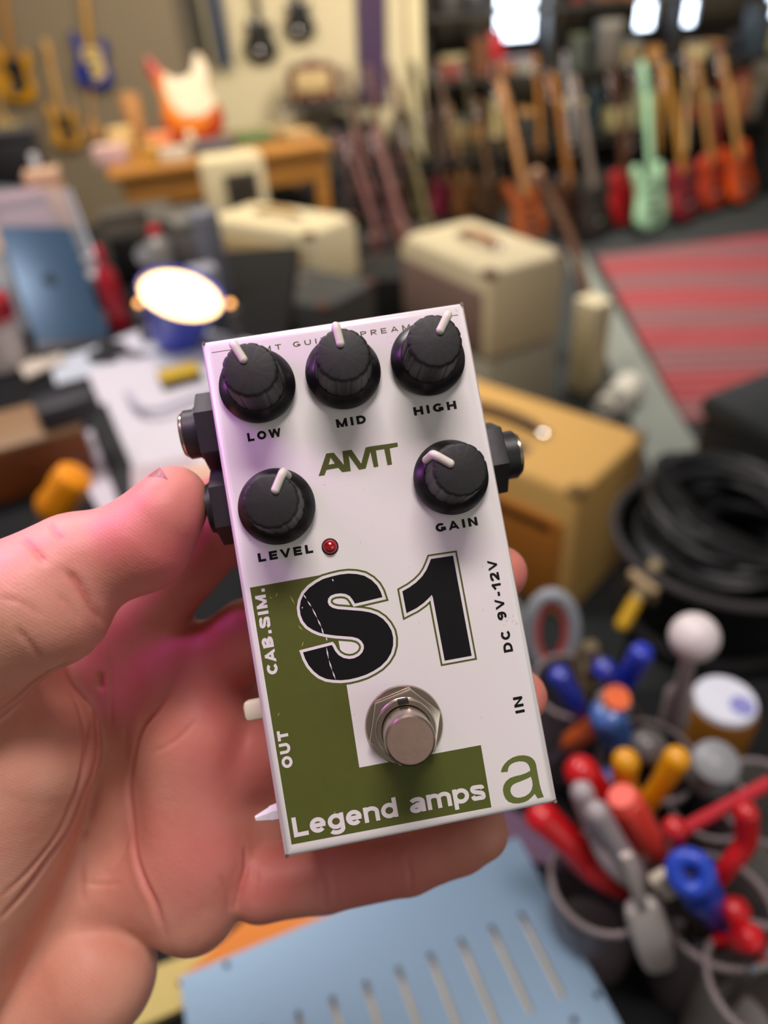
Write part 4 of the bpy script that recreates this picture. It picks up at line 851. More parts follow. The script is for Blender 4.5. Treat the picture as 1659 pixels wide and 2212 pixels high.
for zi, (z, zn) in enumerate(((.365, 'bottom'), (.815, 'middle'), (1.235, 'upper'))):
    x = .74
    while x < 3.55:
        w_ = random.uniform(.1, .2); h_ = random.uniform(.13, .34); ci = (k * 5 + zi * 3) % 14; xx = x + w_ / 2
        openw = any(a - .12 < xx < b + .0 for a, b in wx)
        if zi == 2 and openw: x += w_ + .03; k += 1; continue
        if zi == 1 and openw: h_ = .10
        if abs(xx - 1.62) < .13 or abs(xx - 2.62) < .13: x += .1; continue
        lab = '%s box on the %s shelf, %s' % (nm_c[ci], zn, ('over the ' + ['walnut', 'tan necked', 'amber necked', 'grey necked', 'red', 'mint', 'crimson', 'rust orange', 'flame orange'][min(8, int((xx - .6) / .34))] + ' guitar'))
        if k % 3 == 2: pot('stock_jar', lab.replace('box', 'jar'), 'jar', (xx, SY - .06, z), w_ * .45, h_, cols[ci], cols[(ci + 3) % 14], 'stock on the dark shelving')
        else: carton('stock_box', lab, 'box', (xx, SY - .05, z), (w_, .22, h_), random.uniform(-.06, .06), cols[ci], cols[(ci + 4) % 14], 'stock on the dark shelving')
        x += w_ + random.uniform(.015, .06); k += 1
rx = at_y(1085, 175, 5.9)
m = MB(); m.box((0, 0, .12), (.11, .1, .34), b=.01); o = thing('red_case', 'bright red case standing upright above the tan necked guitar', 'case', (rx.x + .05, 6.48, .815))
m.build('shell', M('#A81420', .35), o); m = MB(); m.tube([(-.03, 0, .29), (-.03, 0, .325), (.03, 0, .325), (.03, 0, .29)], .008, 8); m.build('handle', DARK, o)
# counter at the far right with a blue crate
ct = thing('shop_counter', 'grey topped counter at the far right behind the guitars', 'counter', (3.35, 5.75, 0))
m = MB(); m.box((.3, 0, .74), (1.3, .6, .14), b=.01); m.build('counter_top', M('#6A6458', .4), ct)
m = MB(); m.box((.35, .05, .33), (1.1, .45, .66)); m.build('cabinet_body', M('#121212', .7), ct)
carton('plastic_crate', 'royal blue crate with a pink lid on the grey counter', 'crate', (3.28, 5.7, .81), (.34, .3, .2), .05, '#1B3F9A', '#A8868C')

# ================================================================ AMPLIFIERS ON THE FLOOR
def amplifier(label, corner, ex, w, d, h, cloth, front, handle, z0=0.0, panel=None, slot=False, group=None, sym=True):
    """corner: near front corner on plan; ex: plan direction of the short side; the long front runs to the left of it"""
    ex = Vector((ex[0], ex[1], 0)).normalized(); ey = Vector((-ex.y, ex.x, 0))
    t_ = thing('guitar_amplifier', label, 'amplifier', mtx=frame((corner[0], corner[1], z0), (0, 0, 1), ex), group=group)
    m = MB(); m.box((d / 2, w / 2, h / 2), (d, w, h), b=.02, seg=3); m.build('cabinet', cloth, t_)
    m = MB(); m.box((-.004, w / 2, h * .42), (.016, w * .9, h * .68), b=.004); m.build('front_cloth', front, t_)
    if slot:
        m = MB(); m.box((-.006, w * .5, h * .70), (.014, w * .82, .022)); m.build('front_slot', DARK, t_)
    if handle is None: return t_
    pts = smooth_open([(d * .5, w * .32, h), (d * .5, w * .36, h + .022), (d * .5, w * .5, h + .03), (d * .5, w * .64, h + .022), (d * .5, w * .68, h)], 5)
    m = MB()
    for s in (-.008, 0, .008): m.tube([p + Vector((s, 0, 0)) for p in pts], .009, 8)
    hd = m.build('carry_handle', M(handle, .5), t_)
    for q in (.32, .68):
        m = MB(); m.box((d * .5, w * q, h + .006), (.04, .05, .016), b=.005); m.build('handle_cap', CHROME, hd)
    if panel:
        m = MB(); m.box((d * .22, w * .42, h + .002), (d * .16, w * .26, .008)); pn = m.build('control_panel', M(panel, .25, .9, .1), t_)
        for k in range(4):
            m = MB(); m.cyl((d * .22, w * (.33 + .06 * k), h + .006), (d * .22, w * (.33 + .06 * k), h + .022), .009, .008, 14); m.build('knob', DARK, pn)
    for x in (.02, d - .02):
        for y in (.02, w - .02):
            m = MB(); m.box((x, y, h - .012), (.045, .045, .03), b=.012); m.build('corner_guard', M('#5A3424' if sym else '#8A6A3A', .5), t_)
    return t_
amplifier('large cream amplifier with a brown handle and mauve grille cloth', (.396, 2.252), (.295, .150), .56, .33, .31, CREAM, M('#7A6258', .9, 0, .2, 200, .2), '#9A5A34', .41)
amplifier('pale cream speaker cabinet under the large cream amplifier', (.40, 2.26), (.295, .150), .54, .32, .405, M('#A8A490', .7, 0, .05, 120), M('#8C8474', .9), None)
amplifier('honey tweed amplifier with a dark handle, nearest to the workbench', (.485, 1.40), (.69, .68), .72, .36, .45, TWEED, M('#B5701F', .85, 0, .2, 220, .2), '#3A1E14', 0, '#8C8078', True, sym=False)  # front is the same tweed cloth, darker with its shade painted in
amplifier('low cream amplifier head left of the large cream amplifier', (-.205, 2.93), (.5, .6), .62, .30, .26, CREAM, M('#B09A70', .9, 0, .1, 200), '#B08A58', .44)
amplifier('black amplifier with a grey top in front of the low cream head', (-.15, 2.40), (.62, .75), .78, .30, .60, M('#3A3B3A', .6, 0, .15, 100), M('#0F0F10', .8), '#222222')
cb = thing('speaker_cabinet', 'tall cream speaker cabinet with a dark square opening before the desk', 'speaker', (-.585, 3.70, .0), (0, 0, .30))
m = MB(); m.box((0, 0, .44), (.28, .2, .88), b=.015); m.build('cabinet', CREAM, cb)
m = MB(); m.box((.02, -.105, .74), (.15, .02, .15), b=.004); m.build('speaker_opening', M('#3A3426', .8), cb)
m = MB(); m.cyl((.02, -.117, .74), (.02, -.110, .74), .055, n=24); m.build('cone', M('#2A261E', .8), cb)
m = MB(); m.box((-.06, 3.3, .22), (.5, .4, .44), b=.02); tag(m.build('road_case', DARK), 'black road case that carries the low cream amplifier head', 'case')
# cream stand and white tubes by the leaning neck
st = at_z(1262, 838, 0.0)
carton('cream_carton', 'slim cream carton standing right of the large cream amplifier', 'carton', st, (.09, .12, .40), .5, '#C2B692', '#D6CBAA')
for i, (px, py, zz, L_t, c_, lab) in enumerate(((1345, 850, .06, .16, '#D8D6CA', 'thick white roll lying by the foot of the leaning neck'), (1318, 868, .045, .14, '#C6C4B8', 'short grey white roll in front of the thick white roll'))):
    q = at_z(px, py, zz); t_ = thing('paper_roll', lab, 'roll', (q.x, q.y, zz), (0, 0, .9), 'rolls lying by the rug')
    m = MB(); m.cyl((-L_t / 2, 0, 0), (L_t / 2, 0, 0), zz, n=28); m.build('roll', M(c_, .7), t_)
    m = MB(); m.cyl((-L_t / 2 - .004, 0, 0), (L_t / 2 + .004, 0, 0), zz * .35, n=20); m.build('core', M('#8A8474', .8), t_)
# black hard case at the right, and the bin of cables on its stool
cs = thing('hard_case', 'black hard case with a grey lid right of the tweed amplifier', 'case', (1.02, 1.30, 0), (0, 0, .45))
m = MB(); m.box((0, 0, .34), (.50, .36, .68), b=.02); m.build('shell', M('#17181A', .45, 0, .2, 30), cs)
m = MB(); m.box((0, 0, .70), (.51, .37, .05), b=.015); m.build('lid', M('#2A2E2F', .5), cs)
m = MB(); m.box((-.1, -.19, .64), (.08, .02, .03), b=.005); m.build('latch', CHROME, cs)
BC = Vector((.545, .865, .60))
stl = thing('stool', 'round black stool under the bin of cables', 'stool', (BC.x, BC.y, 0))
m = MB(); m.lathe([(.14, .55), (.15, .56), (.15, .59), (.14, .60), (0, .60)], 32); m.build('seat', DARK, stl)
for k in range(3):
    a = k * 2 * PI / 3; m = MB(); m.cyl((.1 * math.cos(a), .1 * math.sin(a), .56), (.17 * math.cos(a), .17 * math.sin(a), 0), .012, n=10); m.build('leg', DARK, stl)
bn_ = thing('bin', 'black round mesh bin filled with coiled cables', 'bin', BC)
m = MB(); m.lathe([(.13, 0), (.135, .005), (.168, .145), (.172, .15), (.163, .15), (.128, .012), (0, .012)], 48); m.build('basket', M('#121213', .5, 0, .2, 200), bn_)
m = MB(); m.tube([(.172 * math.cos(2 * PI * k / 48), .172 * math.sin(2 * PI * k / 48), .15) for k in range(48)], .008, 8, True); m.build('rim', M('#3A3637', .5, 0, .2, 20), bn_)
m = MB(); m.box((-.160, -.085, .128), (.012, .05, .045), (0.2, -.35, .55), b=.003); m.build('price_label', M('#B8A078', .7), bn_)
random.seed(21)
for i, lab in enumerate(('topmost coil of black cable in the mesh bin', 'coil of black cable leaning at the back of the bin', 'coil of black cable at the front of the bin', 'coil of black cable against the right rim of the bin', 'coil of dark grey cable under the topmost coil')):
    ox, oy, oz, tx, ty = ((0, 0, .185, .1, .0), (.01, .03, .165, .35, .1), (-.01, -.02, .16, -.25, .1), (.025, .0, .15, .1, -.3), (-.01, .01, .135, .05, .1))[i]
    pts = []
    for k in range(150):
        a = k / 150 * 2 * PI * 6; rr = .108 + .020 * math.sin(a * 1.37 + i) + .008 * math.sin(a * .41); pts.append((rr * math.cos(a), rr * math.sin(a), .022 * math.sin(a * .53 + i * 2)))
    m = MB(); m.tube(pts, .0088, 7); o = m.build('cable_coil', M('#0C0D0E' if i < 4 else '#1A1C1D', .42, 0, .2, 60)); o.location = BC + Vector((ox, oy, oz)); o.rotation_euler = (tx, ty, i)
    tag(o, lab, 'cable', 'cable coils in the bin')
mk_ = thing('marker_pen', 'yellow capped marker clipped at the left of the mesh bin', 'pen', mtx=frame(BC + Vector((-.185, -.11, .10)), (.6, .55, .7), (1, 0, 0)))
m = MB(); m.cyl((0, 0, .02), (0, 0, .09), .009, n=14); m.build('barrel', M('#A8946A', .5), mk_)
m = MB(); m.cyl((0, 0, -.02), (0, 0, .024), .0105, n=14); m.ball((0, 0, -.02), .0105); m.build('cap', M('#D8A810', .4), mk_)

# ================================================================ THE WORKBENCH AND WHAT LIES ON IT
BZ = 0.90
wb = thing('workbench', 'L shaped workbench with a black mat top under the tools and papers', 'workbench')
m = MB(); m.box((-.58, -.06, BZ - .02), (2.0, 1.04, .04), b=.004); m.box((-.88, 1.28, BZ - .02), (1.40, 1.64, .04), b=.004); m.build('bench_top', M('#0D0E10', .75, 0, .3, 80, spec=.25), wb)
for x, y in ((.36, .40), (.36, -.5), (-1.5, -.5), (-1.5, 2.0), (-.24, 2.0), (-.24, .55)):
    m = MB(); m.box((x, y, (BZ - .04) / 2), (.06, .06, BZ - .04)); m.build('leg', DARK, wb)
# --- blue vented steel cover
o1 = at_z(1118, 1808, .95); v1 = Vector((.9536, .3009, 0)); v2 = Vector((-.3009, .9536, 0))
chs = thing('chassis_cover', 'blue painted steel cover with a row of slots lying under the hand', 'equipment cover', mtx=frame(o1, (0, 0, 1), v1))
cu = bpy.data.curves.new('t', 'CURVE'); cu.dimensions = '2D'; cu.fill_mode = 'BOTH'; cu.extrude = .0008
def spl(pl):
    sp = cu.splines.new('POLY'); sp.points.add(len(pl) - 1); sp.use_cyclic_u = True
    for q, (x, y) in zip(sp.points, pl): q.co = (x, y, 0, 1)
spl([(0, 0), (-.266, 0), (-.266, -.20), (0, -.20)])
for k in range(10):
    cx_ = -.0260 - .0240 * k; rr = .0020
    spl([(cx_ + rr * math.cos(a), -.0525 + rr * math.sin(a)) for a in (0, PI / 4, PI / 2, 3 * PI / 4, PI)] + [(cx_ + rr * math.cos(a), -.1076 + rr * math.sin(a)) for a in (PI, 5 * PI / 4, 1.5 * PI, 7 * PI / 4, 2 * PI)])
tmp = bpy.data.objects.new('t', cu); C.objects.link(tmp)
me = bpy.data.meshes.new_from_object(tmp.evaluated_get(bpy.context.evaluated_depsgraph_get())); bpy.data.objects.remove(tmp); bpy.data.curves.remove(cu)
BLUE = M('#7B95AC', .32, .35, .05, 300, .04)
me.materials.clear(); me.materials.append(BLUE); o = bpy.data.objects.new('vented_panel', me); C.objects.link(o); o.parent = chs
m = MB(); m.box((-.133, -.001, -.024), (.266, .002, .046)); m.box((-.001, -.10, -.024), (.002, .20, .046)); m.box((-.265, -.10, -.024), (.002, .20, .046)); m.build('side_panel', BLUE, chs, smooth=0)
m = MB(); m.box((-.133, -.1, -.0095), (.262, .196, .003)); m.build('inner_board', M('#D6C9AC', .4, 0), chs, smooth=0)
for x, y in ((-.2337, -.0047), (-.0044, -.116), (-.0264, -.1227), (-.262, -.06)):
    m = MB(); m.lathe([(.0022, 0), (.0022, .0006), (.0015, .0014), (0, .0015)], 16); m.build('screw', M('#2A2C30', .3, .6), chs, loc=(x, y, .0008))
def sheet(name, label, cat, corners, z, c, th=.004, rough=.6, group=None, sheen=0.0):
    P4 = [at_z(x, y, z) for x, y in corners]; ctr = sum(P4, Vector()) / 4
    m = MB(); m.quadbox(*[p - ctr for p in P4], th); return tag(m.build(name, M(c, rough, 0, .04, 20), loc=ctr, smooth=0), label, cat, group)
sheet('folder', 'orange folder under the palm behind the blue cover', 'folder', ((380, 2120), (560, 1960), (760, 1965), (700, 2040)), .925, '#DC7E12', .012)
sheet('paper_pad', 'pale yellow paper pad beneath the orange folder', 'paper', ((250, 2240), (300, 2100), (760, 1935), (800, 2000)), .910, '#C8B468', .008)
sheet('cutting_mat', 'dusky violet mat showing past the corner of the blue cover', 'mat', ((1040, 1830), (1090, 1740), (1195, 1800), (1225, 1880)), .905, '#5A3E58', .003)

# --- pots of tools at the right
CLR = dict(alpha=.42)
def cup(name, label, px, py, r, h, c, alpha, group='pots of hand tools'):
    q = at_z(px, py, BZ + h); return pot(name, label, 'pot', (q.x, q.y, BZ), r, h, c, '#857A7A', group, alpha)
cup('tool_pot', 'translucent pot holding the red snips beside the blue cover', 1300, 1903, .034, .10, '#6E6264', .55)
cup('tool_pot', 'translucent pot with a white rim holding the blue ringed tool', 1548, 1962, .036, .10, '#7C7072', .5)
cup('tool_pot', 'pale pot in the lower right corner of the photo', 1655, 2120, .034, .10, '#A8A29C', .6)
cup('tool_pot', 'grey pot holding blue screwdrivers right of the pedal', 1240, 1480, .034, .11, '#6E6A6C', .9)
cup('tool_pot', 'dark pot behind the yellow pliers', 1400, 1640, .036, .10, '#2E2C2E', 1.0)
cup('tool_pot', 'clear pot at the right edge behind the red pliers', 1655, 1730, .034, .10, '#A8A49C', .35)
cup('tool_pot', 'mauve grey pot with a grey capped tube in it', 1530, 1730, .030, .09, '#6E5C60', .95)
def tz(p): return at_z(*p)
def driver(label, p0, p1, r, c, z_end=.91, cat='screwdriver', name='screwdriver', grp='hand tools in the pots', cap=None):
    a, b_ = tz(p0), tz(p1); ax = (b_ - a); L_ = ax.length; ax.normalize()
    t_ = thing(name, label, cat, mtx=frame(a, ax, (1, 0, 0)), group=grp)
    def fl(q, i, n): return 1 - (.10 if 2 <= q <= 4 else 0) * max(0, math.cos(2 * PI * i / n * 6)) ** 2
    m = MB(); m.lathe([(r * .5, 0), (r * .85, r * .2), (r, r * .6), (r, L_ * .7), (r * .9, L_ * .85), (r * .6, L_ * .93), (r * .55, L_)], 36, fl); m.build('handle', M(c, .35, 0, .1, 60, coat=.3), t_, smooth=45)
    if ax.z < -.05:
        s = min((a.z + ax.z * L_ - z_end) / -ax.z, .09)
        m = MB(); m.cyl((0, 0, L_ - .002), (0, 0, L_ + s), r * .28, n=12); m.build('shaft', CHROME, t_)
    if cap:
        m = MB(); m.lathe([(r * .75, -.002), (r * .8, r * .3), (r * .4, r * .1), (0, -.0022)][::1], 24); m.build('end_cap', M(cap, .4), t_)
    return t_
driver('royal blue screwdriver standing nearest to the pedal', (1203, 1450, 1.09), (1258, 1548, 1.035), .0085, '#1E2F9C')
driver('royal blue screwdriver leaning to the right of its pot', (1390, 1402, 1.10), (1342, 1490, 1.04), .0085, '#2036B0')
driver('royal blue screwdriver in the middle of the blue ones', (1300, 1440, 1.09), (1345, 1500, 1.035), .0085, '#1A2C9A')
driver('screwdriver with an orange end in a grey collar', (1332, 1508, 1.075), (1300, 1560, 1.03), .0125, '#8A827E', cap='#E0642A')
driver('steel blue screwdriver below the orange capped one', (1308, 1535, 1.07), (1340, 1612, 1.01), .0135, '#3E64A6')
driver('rust orange screwdriver lying low beside the steel blue one', (1290, 1562, 1.045), (1222, 1612, 1.00), .0085, '#C45A24')
driver('coral red screwdriver with a shiny rounded handle in front', (1345, 1722, 1.075), (1418, 1850, 1.015), .0115, '#E0483C', cap='#F0604E')
driver('blue tool handle lying behind the coral screwdriver', (1310, 1670, 1.04), (1335, 1790, .99), .008, '#36508C')
def pliers(label, A, B, pivot, r, c, name='pliers', blade='#8A8480'):
    t0 = tz(pivot); t_ = thing(name, label, 'pliers', t0, group='hand tools in the pots')
    for H in (A, B):
        pts = smooth_open([tz(p) - t0 for p in H] + [Vector((0, 0, 0))], 5)
        m = MB(); m.tube(pts, lambda q: r * (1.0 - .35 * q), 10); m.ball(pts[0], r, n=8); m.build('handle', M(c, .32, 0, .1, 50, coat=.3), t_, smooth=60)
    m = MB(); m.cyl((0, -.004, 0), (0, .004, 0), r * 1.5, n=20); m.box((0, 0, -.028), (.012, .007, .05), b=.003); m.build('jaw', M(blade, .3, .9), t_)
    return t_
pliers('red handled snips in the pot beside the blue cover', [(1256, 1668, 1.07), (1292, 1712, 1.05), (1318, 1785, 1.03)], [(1172, 1768, 1.05), (1232, 1822, 1.035), (1262, 1862, 1.02), (1320, 1905, 1.01)], (1375, 1925, .985), .0115, '#C4141C')
pliers('grey handled cutters lying across the red snips', [(1258, 1712, 1.085), (1285, 1790, 1.06), (1322, 1870, 1.04)], [(1290, 1755, 1.085), (1330, 1820, 1.06), (1372, 1880, 1.04)], (1400, 1930, 1.0), .0075, '#A39A9C', 'cutters')
pliers('yellow handled pliers in the dark pot', [(1352, 1645, 1.085), (1350, 1690, 1.06), (1375, 1740, 1.03)], [(1462, 1640, 1.085), (1430, 1690, 1.06), (1395, 1745, 1.03)], (1388, 1790, .99), .0088, '#DC9A0C')
pliers('red handled pliers spread wide in the white rimmed pot', [(1457, 1790, 1.085), (1455, 1830, 1.065), (1478, 1872, 1.04)], [(1612, 1758, 1.085), (1610, 1820, 1.065), (1575, 1868, 1.05), (1548, 1905, 1.03)], (1520, 1950, .995), .0072, '#BE1A20')
# blue ring-ended tool
a = tz((1492, 1886, 1.075)); b_ = tz((1560, 2015, .985)); t_ = thing('ring_tool', 'bright blue tool with a ring end in the white rimmed pot', 'tool', mtx=frame(a, b_ - a, (1, 0, 0)), group='hand tools in the pots')
m = MB(); m.tube([(.0088 * math.cos(2 * PI * k / 24), 0, .0088 * math.sin(2 * PI * k / 24)) for k in range(24)], .0055, 10, True); m.build('ring', M('#2446B8', .35), t_, smooth=60, rot=(-.95, 0, 0))
m = MB(); m.lathe([(.011, .014), (.0125, .02), (.0125, .035), (.009, .04), (.006, (b_ - a).length)], 20); m.build('handle', M('#1E3CA8', .35), t_)
a, b_ = tz((1428, 1898, 1.05)), tz((1590, 2075, .97)); t_ = thing('file', 'dark metal file with a cream tip leaning in the white rimmed pot', 'file', mtx=frame(a, b_ - a, (1, 0, 0)), group='hand tools in the pots')
m = MB(); m.box((0, 0, .045), (.014, .006, .075), b=.002); m.build('blade', M('#3A322C', .4, .6), t_); m = MB(); m.box((0, 0, .006), (.0135, .008, .022), b=.003); m.build('tip', M('#C8BCA8', .4), t_)
for i, (px, py, c_, lab) in enumerate(((1582, 1968, '#C0141C', 'red plastic knob beside the blue ringed tool'), (1612, 2028, '#C81420', 'red plastic knob lowest in the white rimmed pot'))):
    q = tz((px, py, 1.02)); t_ = thing('clamp_knob', lab, 'knob', q, (.5, .3 * i, .4), 'red knobs in the pot')
    m = MB(); m.lathe([(.004, -.03), (.004, -.008), (.008, -.006), (.009, .001), (.0085, .007), (.005, .010), (0, .0105)], 24, lambda q_, i_, n: 1 - .1 * (q_ in (2, 3, 4)) * max(0, math.cos(2 * PI * i_ / n * 6))); m.build('knob', M(c_, .35), t_, smooth=50)
    m = MB(); m.cyl((0, 0, -.06), (0, 0, -.02), .003, n=10); m.build('screw', CHROME, t_)
a, b_ = tz((1476, 1792, 1.06)), tz((1668, 1688, 1.10)); m = MB(); m.tube([Vector((0, 0, 0)), (b_ - a) * .5, b_ - a], .0042, 10); tag(m.build('plastic_rod', M('#D03A44', .25, 0, .1, 30, alpha=.8), loc=a, smooth=60), 'thin translucent red rod lying across the pots at the right', 'rod')
# white ball on a rod, grey ball, grey capped tube, white handle
a, b_ = tz((1500, 1376, 1.13)), tz((1462, 1530, 1.01)); t_ = thing('ball_driver', 'white ball on a pale rod standing up before the mesh bin', 'tool', mtx=frame(a, b_ - a, (1, 0, 0)))
m = MB(); m.ball((0, 0, 0), .0165, n=16); m.build('ball', M('#DCD4D2', .35), t_, smooth=60)
m = MB(); m.lathe([(.0045, .01), (.006, (b_ - a).length * .7), (.011, (b_ - a).length * .8), (.011, (b_ - a).length * 1.3), (0, (b_ - a).length * 1.3)], 20); m.build('rod', M('#A89A98', .4), t_)
a = tz((1402, 1612, 1.075)); t_ = thing('ball_driver', 'dark grey ball handle above the yellow pliers', 'tool', a, (.3, .2, 0)); m = MB(); m.ball((0, 0, 0), .0125, (1, 1, .8), n=12); m.build('ball', M('#5A5856', .3), t_, smooth=60); m = MB(); m.cyl((0, 0, -.09), (0, 0, -.008), .004, n=10); m.build('rod', CHROME, t_)
a = tz((1545, 1648, 1.05)); t_ = thing('glue_tube', 'grey capped tube standing in the mauve grey pot', 'tube', a, (.25, -.15, 0)); m = MB(); m.lathe([(.0155, -.03), (.0165, -.004), (.015, .004), (.010, .008), (0, .009)], 28); m.build('cap', M('#8E9294', .4), t_); m = MB(); m.lathe([(.013, -.10), (.0135, -.03), (0, -.03)], 24); m.build('tube', M('#1E1A1C', .5), t_)
a, b_ = tz((1386, 1958, 1.03)), tz((1425, 2085, .96)); t_ = thing('spatula', 'white plastic spatula hooked over the front of the red snips pot', 'spatula', mtx=frame(a, b_ - a, (1, 0, 0))); L_ = (b_ - a).length
m = MB(); m.prism(smooth_closed([(-.010, 0), (0, -.004), (.010, 0), (.012, L_ * .5), (.010, L_ * .95), (0, L_ * 1.05), (-.010, L_ * .95), (-.012, L_ * .5)], 3), -.004, .004, 'XZ', b=.002); m.build('blade', M('#CFC6C0', .4), t_, smooth=50); m = MB(); m.box((0, .002, -.03), (.008, .005, .06), b=.002); m.build('stem', M('#B8AEA8', .4), t_)
# amber jar with a white lid
q = at_z(1563, 1522, .975); jr = thing('jar', 'amber jar with a white and lilac lid behind the tool pots', 'jar', (q.x, q.y, BZ))
m = MB(); m.lathe([(.026, 0), (.029, .004), (.030, .072), (.027, .078), (.0, .078)], 40); m.build('body', M('#8A5A1E', .2, 0, .2, 30, coat=.5), jr)
m = MB(); m.lathe([(.0265, .074), (.0265, .080), (.025, .083), (.0, .0835)], 40); ld = m.build('lid', M('#DCE0EC', .25, coat=.4), jr); m = MB(); m.lathe([(.010, .0837), (.010, .0841), (0, .0842)], 24, origin=(.010, -.009, 0)); m.build('sticker', M('#8A8CC8', .4), ld)
# grey loop of scissors behind the pedal edge
a = at_z(1132, 1366, 1.02); t_ = thing('scissors', 'grey handled scissors with a red inner grip beside the right pedal edge', 'scissors', mtx=frame(a, (.05, .35, 1), (1, -.2, 0)))
for s in (-1, 1):
    m = MB(); m.tube([(s * .024 + .020 * math.cos(2 * PI * k / 28), .004 * s, .036 * math.sin(2 * PI * k / 28)) for k in range(28)], .0068, 10, True); hd = m.build('handle', M('#8E9498', .4), t_, smooth=60)
    m = MB(); m.tube([(s * .024 + .0125 * math.cos(2 * PI * k / 28), .004 * s, .028 * math.sin(2 * PI * k / 28)) for k in range(28)], .003, 8, True); m.build('grip', M('#C0443A', .5), hd, smooth=60)
    m = MB(); m.prism([(s * .02, -.03), (s * .012, -.03), (-s * .004, -.12), (0, -.12)][::s], -.001, .001, 'XZ'); m.build('blade', CHROME, t_)
a = tz((1275, 1400, 1.06)); t_ = thing('nozzle', 'shiny pale brass nozzle standing behind the blue screwdrivers', 'nozzle', a); m = MB(); m.lathe([(.011, -.14), (.012, -.02), (.010, -.004), (.006, .004), (0, .005)], 28); m.build('tip', M('#C8B890', .15, .9), t_); m = MB(); m.lathe([(.0135, -.155), (.0135, -.06), (0, -.06)], 28); m.build('collar', M('#2A2A2C', .4), t_)
a = tz((1648, 2092, 1.02)); t_ = thing('hex_key', 'chrome hex key in the pale corner pot', 'tool', a); m = MB(); m.tube(smooth_open([(-.01, 0, -.09), (-.005, 0, -.01), (.0, 0, .004), (.02, .0, .006)], 6), .004, 6); m.build('key', CHROME, t_)

# --- left wing of the bench
lp = thing('desk_lamp', 'lit desk lamp with a blue shade lying open upwards', 'lamp')
LC = at_z(392, 632, 1.03); ln = (Vector((.40, -.24, .88))).normalized(); lp.matrix_world = frame(LC, ln, (1, 0, -.3))
m = MB(); m.lathe([(.040, -.118), (.048, -.112), (.056, -.095), (.080, -.004), (.083, .0), (.080, .001), (.077, -.004), (.053, -.093), (0, -.095)], 48); m.build('lamp_shade', M('#2238C0', .35, 0, .1, 20, coat=.4), lp)
m = MB(); m.lathe([(.077, -.010), (.065, -.004), (0, .002)], 48); m.build('diffuser', M('#FFD08A', .4, emit=5.0), lp)
m = MB(); m.tube(smooth_open([(0, 0, -.11), (.0, .02, -.14), (.03, .06, -.145), (.06, .1, -.13)], 6), .009, 10); m.build('gooseneck', DARK, lp)
for i, (px, py) in enumerate(((300, 655), (497, 656))):
    a = at_z(px, py, .985); t_ = thing('pilot_lamp', ('small amber pilot lamp left of the blue desk lamp', 'small amber pilot lamp right of the blue desk lamp')[i], 'lamp', a, group='amber pilot lamps')
    m = MB(); m.ball((0, 0, 0), .0065, n=10); m.build('lens', M('#FFB060', .3, emit=4.5), t_, smooth=60); m = MB(); m.lathe([(.016, -.085), (.016, -.012), (.009, -.006), (.007, -.003)], 20); m.build('holder', M('#55504C', .4), t_)
# dark blue tablet leaning upright, with a dark emblem on its back
bl, br = at_z(80, 744, .935), at_z(214, 690, .935); exx = (br - bl); exx.z = 0; wT = exx.length; exx.normalize()
trp = at_d(128, 452, (br - CAM).dot(F) + .07); upv = (trp - br); hT = upv.length
tb = thing('tablet', 'dark blue tablet computer standing on its short edge at the left', 'tablet', mtx=frame(bl, upv, exx))
m = MB(); m.box((wT / 2 * .98, 0, hT / 2), (wT, .008, hT), b=.003); m.build('shell', M('#3C5670', .4, .3, .06, 40), tb)
em = smooth_closed([(0, .011), (.008, .012), (.013, .006), (.009, .0), (.013, -.008), (.006, -.016), (0, -.014), (-.006, -.016), (-.013, -.006), (-.012, .006), (-.007, .012)], 3)
m = MB(); m.prism(em, .0042, .0048, 'XZ'); lf = smooth_closed([(0, .014), (.004, .016), (.006, .022), (.001, .020)], 3); m.prism(lf, .0042, .0048, 'XZ')
m.build('emblem', M('#16202C', .3), tb, loc=(wT * .44, 0, hT * .52))
m = MB(); m.box((wT * .5, .03, -.016), (wT * 1.1, .09, .03), b=.004); m.build('stand', M('#2A2A30', .5), tb)
# clear box behind the tablet with things in it
cbx = at_z(70, 560, .90); t_ = thing('acrylic_stand', 'clear acrylic sheet standing behind the dark blue tablet', 'sheet', mtx=frame(br + exx * .016 + Vector((0, .045, -.03)), upv, exx))
m = MB(); m.box((-.11, 0, .19), (.24, .004, .40), b=.0015); m.build('sheet', M('#C8CCD6', .15, 0, .03, 10, alpha=.14), t_); m = MB(); m.box((.008, 0, .19), (.006, .007, .40), b=.002); m.build('edge', M('#B8BCC8', .2, .3), t_)
def at_bench(px, py, h=0.0): q = at_z(px, py, BZ + h); return Vector((q.x, q.y, BZ))
BG = 'small things on the left wing of the bench'
carton('storage_box', 'dusty pink box behind the clear acrylic sheet', 'box', at_z(45, 440, 1.04) - Vector((0, 0, .14)), (.14, .12, .17), .4, '#B08890', '#9A7078', BG)
carton('storage_box', 'peach box behind the top of the clear sheet', 'box', at_z(105, 420, 1.03) - Vector((0, 0, .1)), (.10, .10, .17), .3, '#D0A080', '#D8AC8C', BG)
carton('camera_case', 'black padded case at the far left behind the pink box', 'case', at_z(30, 340, 1.02) - Vector((0, 0, .12)), (.22, .16, .22), .2, '#1E1C1E', '#2A282A', BG)
bottle('glass_bottle', 'silvery bottle shining above the clear sheet', 'bottle', at_z(92, 400, 1.0) - Vector((0, 0, .1)), .03, .20, '#B8BCC0', '#E8EAEE', BG)
sheet('ochre_board', 'ochre board lying under the pink box at the left edge', 'board', ((-60, 560), (-60, 500), (150, 440), (110, 500)), .915, '#B8863C', .012)
